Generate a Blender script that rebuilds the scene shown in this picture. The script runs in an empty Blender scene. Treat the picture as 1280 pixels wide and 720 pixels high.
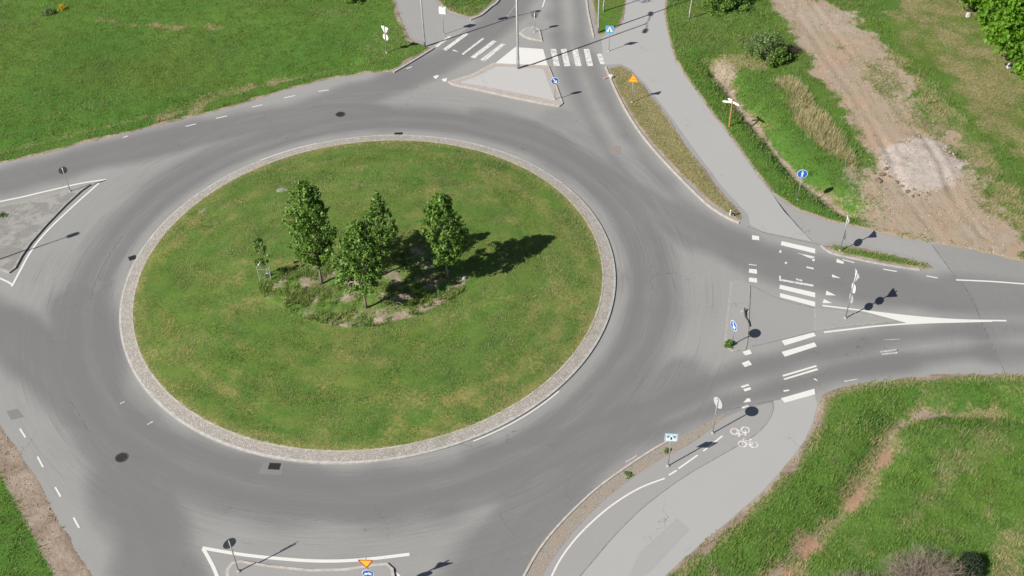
import bpy, math, random
import numpy as np
from mathutils import Vector, Matrix, Quaternion
from mathutils.geometry import tessellate_polygon, intersect_line_line_2d
random.seed(7); rng = np.random.default_rng(11)
PI = math.pi
C = bpy.context.scene.collection
sc = bpy.context.scene

# ---------------------------------------------------------------- camera
H = 50.0; FPX = 1393.8; DEP = 0.7276; ROLL = -0.029
Fv = Vector((0, math.cos(DEP), -math.sin(DEP)))
X0 = Vector((1, 0, 0)); U0 = X0.cross(Fv)
Xv = X0*math.cos(ROLL) + U0*math.sin(ROLL)
Uv = U0*math.cos(ROLL) - X0*math.sin(ROLL)
cd = bpy.data.cameras.new('camera'); cam = bpy.data.objects.new('camera', cd); C.objects.link(cam)
cam.matrix_world = Matrix(((Xv.x, Uv.x, -Fv.x, 0), (Xv.y, Uv.y, -Fv.y, 0), (Xv.z, Uv.z, -Fv.z, H), (0, 0, 0, 1)))
cd.sensor_width = 36; cd.lens = 36*FPX/1280; cd.clip_start = .5; cd.clip_end = 12000
sc.camera = cam

# ---------------------------------------------------------------- light
SUN_AZ = math.radians(32); SUN_EL = math.radians(41)
w = bpy.data.worlds.new('World'); sc.world = w; w.use_nodes = True
wn = w.node_tree.nodes; wl = w.node_tree.links
bgn = wn['Background']; bgn.inputs[1].default_value = .05
sky = wn.new('ShaderNodeTexSky'); sky.sky_type = 'NISHITA'; sky.sun_disc = False
sky.sun_elevation = SUN_EL; sky.sun_rotation = math.radians(238); sky.altitude = 50
wl.new(sky.outputs[0], bgn.inputs[0])
sd = bpy.data.lights.new('sun', 'SUN'); sun = bpy.data.objects.new('sun', sd); C.objects.link(sun)
sd.energy = 5.0; sd.angle = math.radians(.53); sd.color = (1, .95, .87)
dv = Vector((math.cos(SUN_AZ)*math.cos(SUN_EL), math.sin(SUN_AZ)*math.cos(SUN_EL), -math.sin(SUN_EL)))
sun.rotation_euler = dv.to_track_quat('-Z', 'Y').to_euler()
sc.view_settings.view_transform = 'Standard'; sc.view_settings.look = 'None'
sc.view_settings.exposure = 0.38; sc.view_settings.gamma = 1; sc.view_settings.use_curve_mapping = False

# ---------------------------------------------------------------- measuring: photo pixel -> point on the ground
def at(px, py, z=0.0):
    D = Fv + Xv*((px-640)/FPX) - Uv*((py-360)/FPX)
    t = (H-z)/-D.z
    return Vector((D.x*t, D.y*t, z))
def atn(P, z=0.0):
    return np.array([at(x, y, z)[:2] for x, y in P])
def proj(v):
    v = Vector(v)-Vector((0, 0, H)); k = v.dot(Fv)
    return 640+FPX*v.dot(Xv)/k, 360-FPX*v.dot(Uv)/k
def height(base, top, z0=0):
    b = at(*base, z0); lo, hi = 0, 25
    for _ in range(40):
        m = (lo+hi)/2
        if proj((b.x, b.y, z0+m))[1] > top[1]: lo = m
        else: hi = m
    return lo
def smooth_line(P, n=6, closed=False):
    P = [Vector((p[0], p[1])) for p in P]; out = []; N = len(P)
    for i in range(N if closed else N-1):
        if closed: a, b, c, d = P[i-1], P[i], P[(i+1) % N], P[(i+2) % N]
        else: a, b, c, d = P[max(i-1, 0)], P[i], P[i+1], P[min(i+2, N-1)]
        for k in range(n):
            t = k/n
            out.append(.5*((2*b)+(c-a)*t+(2*a-5*b+4*c-d)*t*t+(3*b-a-3*c+d)*t**3))
    if not closed: out.append(P[-1])
    return [(q.x, q.y) for q in out]

CX, CY = -.1935*H, 1.1618*H; RI = .3174*H; RO = .3356*H
# ---------------------------------------------------------------- nodes
class NT:
    def __init__(s, name, rough=.9, spec=.3):
        s.m = bpy.data.materials.new(name); s.m.use_nodes = True; s.t = s.m.node_tree
        s.b = s.t.nodes['Principled BSDF']; s.b.inputs['Roughness'].default_value = rough
        s.b.inputs['Specular IOR Level'].default_value = spec
        s.out = s.t.nodes['Material Output']
    def n(s, ty, **kw):
        x = s.t.nodes.new(ty)
        for k, v in kw.items(): setattr(x, k, v)
        return x
    def put(s, sock, v):
        if isinstance(v, (int, float)): sock.default_value = v
        elif isinstance(v, tuple): sock.default_value = (*v, 1) if len(v) == 3 and sock.type == 'RGBA' else v
        else: s.t.links.new(v, sock)
    def pos(s): return s.n('ShaderNodeNewGeometry').outputs['Position']
    def obj(s): return s.n('ShaderNodeTexCoord').outputs['Object']
    def noise(s, scale, detail=4, rough=.55, vec=None, dist=0):
        x = s.n('ShaderNodeTexNoise'); s.put(x.inputs['Vector'], vec if vec is not None else s.pos())
        s.put(x.inputs['Scale'], scale); x.inputs['Detail'].default_value = detail; x.inputs['Roughness'].default_value = rough
        x.inputs['Distortion'].default_value = dist
        return x.outputs['Fac']
    def vor(s, scale, vec=None, feature='F1', rnd=1):
        x = s.n('ShaderNodeTexVoronoi', feature=feature); s.put(x.inputs['Vector'], vec if vec is not None else s.pos())
        s.put(x.inputs['Scale'], scale); x.inputs['Randomness'].default_value = rnd
        return x
    def math(s, op, a, b=0.0, c=0.0, clamp=False):
        x = s.n('ShaderNodeMath', operation=op, use_clamp=clamp)
        s.put(x.inputs[0], a); s.put(x.inputs[1], b); s.put(x.inputs[2], c); return x.outputs[0]
    def ramp(s, v, lo, hi, a=0.0, b=1.0):
        x = s.n('ShaderNodeMapRange', interpolation_type='SMOOTHSTEP')
        s.put(x.inputs[0], v); s.put(x.inputs[1], lo); s.put(x.inputs[2], hi); s.put(x.inputs[3], a); s.put(x.inputs[4], b)
        return x.outputs[0]
    def mix(s, f, a, b, mode='MIX'):
        x = s.n('ShaderNodeMix', data_type='RGBA', blend_type=mode)
        s.put(x.inputs[0], f); s.put(x.inputs[6], a); s.put(x.inputs[7], b); return x.outputs[2]
    def attr(s, name):
        x = s.n('ShaderNodeAttribute', attribute_name=name); return x
    def sep(s, col):
        x = s.n('ShaderNodeSeparateColor'); s.put(x.inputs[0], col); return x.outputs
    def scale_vec(s, v, k):
        x = s.n('ShaderNodeMapping'); s.put(x.inputs[0], v); x.inputs['Scale'].default_value = k; return x.outputs[0]
    def bump(s, h, strength=.5, dist=.05):
        x = s.n('ShaderNodeBump'); x.inputs['Strength'].default_value = strength; x.inputs['Distance'].default_value = dist
        s.put(x.inputs['Height'], h); s.t.links.new(x.outputs[0], s.b.inputs['Normal'])
    def col(s, c): s.put(s.b.inputs['Base Color'], c); return s.m

def plain(name, c, rough=.5, spec=.4, metal=0, var=.12, scale=9):
    n = NT(name, rough, spec); n.b.inputs['Metallic'].default_value = metal
    v = n.noise(scale, 5, .6)
    k = n.ramp(v, .3, .7, 1-var, 1+var)
    x = n.n('ShaderNodeVectorMath', operation='SCALE'); x.inputs[0].default_value = c; n.put(x.inputs[3], k)
    n.col(x.outputs[0]); return n.m

# ---- ground material: masks m1 = (dirt, dry, lush) m2 = (gravel, sand, red earth)
def ground_material(name, lawn=False):
    n = NT(name, 1, .1)
    p = n.pos()
    big = n.noise(.12, 3, .5); mid = n.noise(.7, 5, .6); fine = n.noise(5, 5, .65); vf = n.noise(22, 4, .7)
    a, b, c = n.sep(n.attr('m1').outputs['Color'])[0:3]
    g, sa, re = n.sep(n.attr('m2').outputs['Color'])[0:3]
    grass = n.mix(n.ramp(n.math('ADD', c, n.math('MULTIPLY', n.math('SUBTRACT', mid, .5), .9)), .15, .95), (.130, .155, .036), (.088, .205, .032))
    grass = n.mix(n.ramp(n.math('ADD', n.math('MULTIPLY', big, .6), n.math('MULTIPLY', fine, .4)), .36, .64), n.mix(.38, grass, (.042, .105, .024)), n.mix(.4, grass, (.16, .235, .045)))
    # blade scale mottling
    grass = n.mix(n.ramp(vf, .35, .7), n.mix(.35, grass, (.035, .085, .014)), grass)
    if lawn:
        x = n.n('ShaderNodeVectorMath', operation='SUBTRACT'); n.put(x.inputs[0], p); x.inputs[1].default_value = (CX, CY, 0)
        sx = n.n('ShaderNodeSeparateXYZ'); n.t.links.new(x.outputs[0], sx.inputs[0])
        wobble = n.math('MULTIPLY', n.noise(.18, 2, .4), 2.2)
        r_ = n.math('ADD', n.math('SQRT', n.math('ADD', n.math('MULTIPLY', sx.outputs[0], sx.outputs[0]), n.math('MULTIPLY', sx.outputs[1], sx.outputs[1]))), wobble)
        th = n.math('ARCTAN2', sx.outputs[1], sx.outputs[0])
        cx = n.n('ShaderNodeCombineXYZ'); n.put(cx.inputs[0], n.math('MULTIPLY', r_, 1.3)); n.put(cx.inputs[1], n.math('MULTIPLY', th, 5.0))
        st = n.noise(1, 6, .6, cx.outputs[0], 0)
        big2 = n.noise(.16, 4, .6, None, .6)
        st = n.math('ADD', n.math('MULTIPLY', st, .6), n.math('ADD', n.math('MULTIPLY', fine, .2), n.math('MULTIPLY', vf, .2)))
        k = n.math('MULTIPLY', n.ramp(st, .42, .64), n.ramp(big2, .40, .62, .10, .62))
        grass = n.mix(.35, grass, (.10, .20, .035))
        grass = n.mix(k, grass, (.23, .20, .075))
        grass = n.mix(n.math('MULTIPLY', n.ramp(st, .50, .36), .45), grass, (.045, .11, .025))
        grass = n.mix(n.ramp(n.noise(.45, 6, .7, None, .2), .50, .68, 0, .5), grass, (.035, .10, .022))
        clover = n.vor(1.6); grass = n.mix(n.ramp(clover.outputs['Distance'], .10, .26, .35, 0), grass, (.03, .11, .02))
    dm = n.math('ADD', b, n.math('MULTIPLY', n.math('SUBTRACT', n.math('ADD', n.math('MULTIPLY', mid, .5), n.math('MULTIPLY', fine, .5)), .5), 1.6))
    straw = n.mix(n.ramp(fine, .35, .65), (.19, .15, .075), (.34, .28, .16))
    if lawn: straw = n.mix(n.ramp(fine, .35, .65), (.20, .19, .05), (.34, .26, .12))
    col = n.mix(n.ramp(dm, .35, .95, 0, .75), grass, straw)
    dirt = n.mix(n.ramp(mid, .35, .65), (.28, .215, .165), (.42, .345, .28))
    dirt = n.mix(n.ramp(vf, .35, .65, 0, .5), dirt, (.17, .13, .10))
    f = n.math('ADD', n.math('MULTIPLY', fine, .6), n.math('MULTIPLY', vf, .4))
    def msk(m, amp, k=.16):
        return n.ramp(n.math('ADD', m, n.math('MULTIPLY', n.math('SUBTRACT', f, .5), amp)), .5-k, .5+k)
    col = n.mix(msk(a, 1.5), col, dirt)
    red = n.mix(fine, (.28, .16, .10), (.40, .28, .19))
    col = n.mix(msk(re, 2.2, .22), col, red)
    grav = n.mix(n.ramp(vf, .3, .7), (.27, .215, .155), (.42, .35, .27))
    pk = n.noise(.35, 4, .6, None, .8)
    grav = n.mix(n.ramp(pk, .42, .62, 0, .7), grav, (.38, .27, .20))
    grav = n.mix(n.ramp(n.noise(.16, 4, .6, None, .6), .5, .62, 0, .5), grav, (.38, .335, .275))
    trk = n.noise(1, 5, .65, n.scale_vec(p, (1.6, .35, 1)), 1.5)
    grav = n.mix(n.ramp(trk, .52, .66, 0, .5), grav, (.22, .19, .11))
    col = n.mix(msk(g, 1.2, .2), col, grav)
    sand = n.mix(n.ramp(n.noise(2.2, 5, .6, None, 1.5), .35, .65), (.37, .32, .285), (.47, .415, .37))
    col = n.mix(msk(sa, 1.3, .22), col, sand)
    n.col(col)
    n.bump(n.math('ADD', n.math('MULTIPLY', fine, .6), n.math('MULTIPLY', vf, .4)), .5 if lawn else .8, .10 if lawn else .13)
    return n.m
M_ground = ground_material('grass_ground'); M_lawn = ground_material('mown_lawn', True)

def asphalt_material(name, tone=True, lo=.158, hi=.288, fixed=.6, polar=None, warm=0):
    n = NT(name, .85, .25)
    mid = n.noise(.35, 5, .6); fine = n.noise(5, 5, .7); vf = n.noise(18, 4, .75)
    if tone: t = n.attr('tone').outputs['Fac']
    else: t = fixed
    if polar:
        x = n.n('ShaderNodeVectorMath', operation='SUBTRACT'); n.put(x.inputs[0], n.pos()); x.inputs[1].default_value = polar
        sx = n.n('ShaderNodeSeparateXYZ'); n.t.links.new(x.outputs[0], sx.inputs[0])
        r = n.math('SQRT', n.math('ADD', n.math('MULTIPLY', sx.outputs[0], sx.outputs[0]), n.math('MULTIPLY', sx.outputs[1], sx.outputs[1])))
        th = n.math('ARCTAN2', sx.outputs[1], sx.outputs[0])
        cx = n.n('ShaderNodeCombineXYZ'); n.put(cx.inputs[0], n.math('MULTIPLY', r, 2.2)); n.put(cx.inputs[1], n.math('MULTIPLY', th, 4.0))
        st = n.noise(1, 5, .65, cx.outputs[0], .3)
        near = n.ramp(r, 22, 27, .34, .04)
        t = n.math('ADD', t, n.math('MULTIPLY', n.math('SUBTRACT', st, .5), near))
        # stray dark tyre arcs and rubbed lines
        cx2 = n.n('ShaderNodeCombineXYZ'); n.put(cx2.inputs[0], n.math('MULTIPLY', r, 7)); n.put(cx2.inputs[1], n.math('MULTIPLY', th, 3.0))
        s2 = n.noise(1, 3, .5, cx2.outputs[0], 1)
        t = n.math('SUBTRACT', t, n.math('MULTIPLY', n.ramp(s2, .60, .70), n.ramp(r, 21, 27, .28, .04)))
        cx3 = n.n('ShaderNodeCombineXYZ'); n.put(cx3.inputs[0], n.math('MULTIPLY', r, 18)); n.put(cx3.inputs[1], n.math('MULTIPLY', th, 5.0))
        t = n.math('ADD', t, n.math('MULTIPLY', n.math('SUBTRACT', n.noise(1, 2, .5, cx3.outputs[0], .3), .5), n.ramp(r, 21.5, 26, .40, .05)))
    t = n.math('ADD', t, n.math('MULTIPLY', n.math('SUBTRACT', mid, .5), .14))
    t = n.math('ADD', t, n.math('MULTIPLY', n.math('SUBTRACT', fine, .5), .22))
    t = n.math('ADD', t, n.math('MULTIPLY', n.math('SUBTRACT', vf, .5), .42))
    sp = n.vor(3.1); t = n.math('SUBTRACT', t, n.math('MULTIPLY', n.math('MULTIPLY', n.ramp(sp.outputs['Distance'], .03, .12, 1, 0), n.ramp(n.sep(sp.outputs['Color'])[0], .72, .8)), .28))
    st2 = n.noise(.9, 6, .72, None, 1.8); t = n.math('SUBTRACT', t, n.math('MULTIPLY', n.ramp(st2, .60, .74), .16))
    t = n.math('ADD', t, n.math('MULTIPLY', n.ramp(st2, .40, .28), .10))
    w_ = 1+warm
    c = n.mix(n.ramp(t, 0, 1), (lo, lo, lo*1.0), (hi*w_, hi*.993, hi*.965))
    # hairline cracks
    v = n.vor(.22, n.scale_vec(n.pos(), (1, 1, 1)), 'DISTANCE_TO_EDGE')
    x = n.n('ShaderNodeVectorMath', operation='ADD'); nz = n.n('ShaderNodeTexNoise'); nz.inputs['Scale'].default_value = 1.3; n.put(nz.inputs['Vector'], n.pos())
    sc_ = n.n('ShaderNodeVectorMath', operation='SCALE'); n.t.links.new(nz.outputs['Color'], sc_.inputs[0]); sc_.inputs[3].default_value = 1.5
    n.put(x.inputs[0], n.pos()); n.t.links.new(sc_.outputs[0], x.inputs[1]); n.t.links.new(x.outputs[0], v.inputs['Vector'])
    cr = n.math('MULTIPLY', n.ramp(v.outputs['Distance'], .0, .006, 1, 0), n.ramp(n.noise(.15, 2), .52, .62))
    c = n.mix(n.math('MULTIPLY', cr, .45), c, (.07, .07, .07))
    n.bump(n.math('ADD', vf, n.math('MULTIPLY', fine, .3)), .35, .012)
    return n.col(c)

# ---------------------------------------------------------------- mesh helpers
def tag(o, label=None, cat=None, group=None, kind=None):
    if label: o['label'] = label
    if cat: o['category'] = cat
    if group: o['group'] = group
    if kind: o['kind'] = kind
    return o
def empty(name, loc, rz, label, cat, group=None):
    o = bpy.data.objects.new(name, None); C.objects.link(o); o.empty_display_size = .3
    o.location = loc; o.rotation_euler = (0, 0, rz); return tag(o, label, cat, group)
def link(name, me, parent=None):
    o = bpy.data.objects.new(name, me); C.objects.link(o)
    if parent: o.parent = parent
    return o
class MB:
    def __init__(s): s.v = []; s.f = []; s.mi = []
    def add(s, v, f, mi=0):
        k = len(s.v); s.v += [tuple(q) for q in v]; s.f += [tuple(i+k for i in q) for q in f]; s.mi += [mi]*len(f)
    def box(s, c, size, mi=0, rot=None):
        hx, hy, hz = size[0]/2, size[1]/2, size[2]/2
        v = [Vector((x*hx, y*hy, z*hz)) for x in (-1, 1) for y in (-1, 1) for z in (-1, 1)]
        if rot is not None: v = [rot @ q for q in v]
        v = [q+Vector(c) for q in v]
        s.add(v, [(0, 1, 3, 2), (4, 6, 7, 5), (0, 4, 5, 1), (2, 3, 7, 6), (0, 2, 6, 4), (1, 5, 7, 3)], mi)
    def tube(s, pts, radii, n=8, mi=0, caps=True):
        pts = [Vector(p) for p in pts]; rings = []
        up = Vector((0, 0, 1))
        for i, p in enumerate(pts):
            d = (pts[min(i+1, len(pts)-1)]-pts[max(i-1, 0)])
            d = d.normalized() if d.length > 1e-9 else up
            a = d.cross(Vector((0, 1, 0)) if abs(d.y) < .9 else Vector((1, 0, 0))).normalized(); b = d.cross(a)
            rings.append([p+(a*math.cos(2*PI*k/n)+b*math.sin(2*PI*k/n))*radii[i] for k in range(n)])
        v = [q for r in rings for q in r]; f = []
        for i in range(len(pts)-1):
            for k in range(n):
                f.append((i*n+k, i*n+(k+1) % n, (i+1)*n+(k+1) % n, (i+1)*n+k))
        if caps: f.append(tuple(range(n))[::-1]); f.append(tuple((len(pts)-1)*n+k for k in range(n)))
        s.add(v, f, mi)
    def prism(s, poly, y0, y1, mi_side=0, mi_front=0, mi_back=0):
        # polygon in XZ extruded along Y; front is at y0 (facing -Y)
        n = len(poly)
        v = [(x, y0, z) for x, z in poly]+[(x, y1, z) for x, z in poly]
        s.add(v, [(i, (i+1) % n, n+(i+1) % n, n+i) for i in range(n)], mi_side)
        s.add([(x, y0, z) for x, z in poly], [tuple(range(n))], mi_front)
        s.add([(x, y1, z) for x, z in poly], [tuple(range(n))[::-1]], mi_back)
    def slab(s, poly, z0, z1, mi_top=0, mi_side=0):
        n = len(poly)
        tris = tessellate_polygon([[Vector((x, y, 0)) for x, y in poly]])
        zt = z1 if not callable(z1) else None
        s.add([(x, y, z1) for x, y in poly], [tuple(t) for t in tris], mi_top)
        s.add([(x, y, z0) for x, y in poly]+[(x, y, z1) for x, y in poly], [(i, (i+1) % n, n+(i+1) % n, n+i) for i in range(n)], mi_side)
    def build(s, name, mats, parent=None, smooth=False):
        me = bpy.data.meshes.new(name); me.from_pydata(s.v, [], s.f)
        if not isinstance(mats, (list, tuple)): mats = [mats]
        for m in mats: me.materials.append(m)
        me.polygons.foreach_set('material_index', s.mi)
        if smooth: me.polygons.foreach_set('use_smooth', [True]*len(s.f))
        me.validate(); me.update()
        return link(name, me, parent)
def fix_normals_up(o):
    import bmesh
    bm = bmesh.new(); bm.from_mesh(o.data)
    for f in bm.faces:
        f.normal_update()
        if f.normal.z < -.5: f.normal_flip()
    bm.to_mesh(o.data); bm.free()
def fast_mesh(name, V, F, mats, parent=None, smooth=False):
    V = np.asarray(V, np.float32); F = np.asarray(F, np.int32); k = F.shape[1]
    me = bpy.data.meshes.new(name)
    me.vertices.add(len(V)); me.vertices.foreach_set('co', V.ravel())
    me.loops.add(F.size); me.loops.foreach_set('vertex_index', F.ravel())
    me.polygons.add(len(F)); me.polygons.foreach_set('loop_start', np.arange(0, F.size, k, dtype=np.int32))
    if smooth: me.polygons.foreach_set('use_smooth', np.ones(len(F), bool))
    for m in (mats if isinstance(mats, (list, tuple)) else [mats]): me.materials.append(m)
    me.update(calc_edges=True)
    return link(name, me, parent)
def set_attr(o, name, arr, ty='FLOAT_COLOR'):
    a = o.data.attributes.new(name, ty, 'POINT')
    if ty == 'FLOAT': a.data.foreach_set('value', np.asarray(arr, np.float32))
    else:
        A = np.ones((len(arr), 4), np.float32); A[:, :3] = arr; a.data.foreach_set('color', A.ravel())

# ---------------------------------------------------------------- numpy geometry
def dline(P, L):
    d = np.full(len(P), 1e9)
    for a, b in zip(L[:-1], L[1:]):
        v = b-a; t = np.clip(((P-a)@v)/max(v@v, 1e-9), 0, 1)
        q = P-(a+t[:, None]*v); d = np.minimum(d, q[:, 0]**2+q[:, 1]**2)
    return np.sqrt(d)
def inside(P, G):
    c = np.zeros(len(P), bool); n = len(G); j = n-1
    for i in range(n):
        xi, yi = G[i]; xj, yj = G[j]
        if yi != yj:
            c ^= ((yi > P[:, 1]) != (yj > P[:, 1])) & (P[:, 0] < (xj-xi)*(P[:, 1]-yi)/(yj-yi)+xi)
        j = i
    return c
def sdf(P, G):
    d = dline(P, np.vstack([G, G[:1]])); return np.where(inside(P, G), d, -d)
def sst(x, a, b):
    t = np.clip((x-a)/(b-a), 0, 1); return t*t*(3-2*t)
_perm = rng.random((256, 256))
def vnoise(P, s, off=0):
    q = P*s+off; i = np.floor(q).astype(int); f = q-i; f = f*f*(3-2*f)
    a = _perm[i[:, 0] % 256, i[:, 1] % 256]; b = _perm[(i[:, 0]+1) % 256, i[:, 1] % 256]
    c = _perm[i[:, 0] % 256, (i[:, 1]+1) % 256]; d = _perm[(i[:, 0]+1) % 256, (i[:, 1]+1) % 256]
    return (a*(1-f[:, 0])+b*f[:, 0])*(1-f[:, 1])+(c*(1-f[:, 0])+d*f[:, 0])*f[:, 1]

CX, CY = -.1935*H, 1.1618*H; RI = .3174*H; RO = .3356*H

# ---------------------------------------------------------------- ground regions traced on the ground
G_NW = [(-900, 390), (-400, 300), (-100, 226), (0, 205), (50, 195), (110, 179), (165, 166), (235, 149), (300, 132), (360, 113), (420, 98), (480, 91), (492, 90), (505, 82), (525, 70), (541, 60), (528, 54), (514, 48), (508, 35), (502, 20), (496, 0), (480, -60), (455, -160), (420, -320), (-1200, -320)]
G_TOP = [(545, 0), (552, 10), (562, 16), (575, 20), (588, 23), (600, 19), (612, 9), (624, -2), (645, -50), (655, -120), (662, -250), (665, -320), (490, -320), (515, -160), (538, -30)]
G_STRIP = [(737, 0), (741, 25), (746, 46), (765, 41), (778, 30), (783, 15), (786, 0), (800, -100), (820, -320), (700, -320), (728, -100)]
G_MED = [(757, 84), (778, 82), (790, 88), (808, 108), (835, 145), (870, 195), (900, 235), (928, 266), (932, 274), (925, 277), (910, 270), (885, 253), (850, 220), (815, 183), (790, 150), (770, 115)]
G_NE = [(830, 0), (828, 15), (833, 45), (842, 75), (862, 105), (887, 140), (914, 175), (942, 215), (967, 245), (1000, 265), (1035, 277), (1080, 287), (1110, 294), (1130, 300), (1165, 305), (1210, 313), (1280, 328), (1500, 355), (2600, 430), (2600, -320), (870, -320), (845, -150)]
G_LENS = [(1026, 307), (1045, 304), (1080, 310), (1120, 318), (1160, 328), (1171, 336), (1150, 337), (1110, 331), (1070, 323), (1040, 316)]
G_SE = [(2600, 520), (1600, 478), (1280, 466), (1230, 465), (1180, 466), (1130, 470), (1080, 476), (1045, 483), (1026, 494), (1020, 510), (1014, 528), (1003, 552), (980, 582), (950, 615), (910, 650), (868, 685), (832, 716), (780, 765), (700, 860), (620, 1000), (600, 1300), (2600, 1300)]
G_SW = [(0, 525), (25, 560), (60, 620), (90, 675), (117, 720), (150, 800), (190, 950), (200, 1300), (-1200, 1300), (-1200, 480), (-300, 455), (-120, 470), (-45, 490)]
GREENS = [atn(g) for g in (G_NW, G_TOP, G_STRIP, G_MED, G_NE, G_LENS, G_SE, G_SW)]
def green_d(P):
    d = np.full(len(P), -1e9)
    for g in GREENS: d = np.maximum(d, sdf(P, g))
    far = np.maximum.reduce([np.abs(P[:, 0])-78, P[:, 1]-140, 2-P[:, 1]])
    return np.maximum(d, far)

L_DITCH_NE = [(890, 78), (905, 95), (925, 125), (950, 155), (975, 185), (1000, 215), (1030, 238), (1060, 262)]
L_DITCH_SE = [(1280, 508), (1220, 510), (1160, 508), (1125, 522), (1105, 560), (1080, 605), (1045, 648), (1000, 695), (950, 740), (880, 820)]
L_DITCH_NW = [(-100, 205), (60, 172), (150, 150), (215, 133), (260, 120), (320, 103), (390, 90), (440, 78)]
def relief(P):
    z = np.zeros(len(P))
    z -= .85*np.exp(-(dline(P, atn(L_DITCH_NE))/1.0)**2)
    z -= .75*np.exp(-(dline(P, atn(L_DITCH_SE))/1.1)**2)
    z -= .35*np.exp(-(dline(P, atn(L_DITCH_NW))/.8)**2)
    z += .16*(vnoise(P, .35)-.5)+.08*(vnoise(P, 1.3, 9)-.5)
    sa = sdf(P, atn([(1090, 195), (1110, 183), (1140, 173), (1175, 178), (1197, 205), (1190, 222), (1160, 245), (1145, 240), (1120, 225), (1100, 210)]))
    z += .12*sst(sa, -1.0, 1.6)+.10*sst(sa, -.9, .4)*(vnoise(P, 1.6, 3))
    for rl in ([(985, 0), (1035, 75), (1085, 145), (1110, 190)], [(1010, 0), (1065, 70), (1120, 135), (1165, 190), (1200, 260), (1240, 310)], [(1110, 190), (1130, 240), (1175, 300)]):
        z -= .07*np.exp(-(dline(P, atn(smooth_line(rl, 4)))/.28)**2)-.04*np.exp(-((dline(P, atn(smooth_line(rl, 4)))-.5)/.2)**2)
    dr = sdf(P, atn(POLY_DRIVE)); z *= 1-.6*sst(dr, 0, 2)*(sa < -1)
    return z

POLY_DRIVE = [(930, -120), (958, 0), (985, 40), (1005, 70), (1030, 105), (1060, 150), (1078, 190), (1090, 222), (1098, 260), (1112, 285), (1135, 300), (1165, 305), (1210, 313), (1280, 328), (1290, 312), (1255, 262), (1222, 215), (1190, 172), (1155, 132), (1135, 90), (1100, 52), (1060, 16), (1020, 0), (990, -120)]

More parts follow.
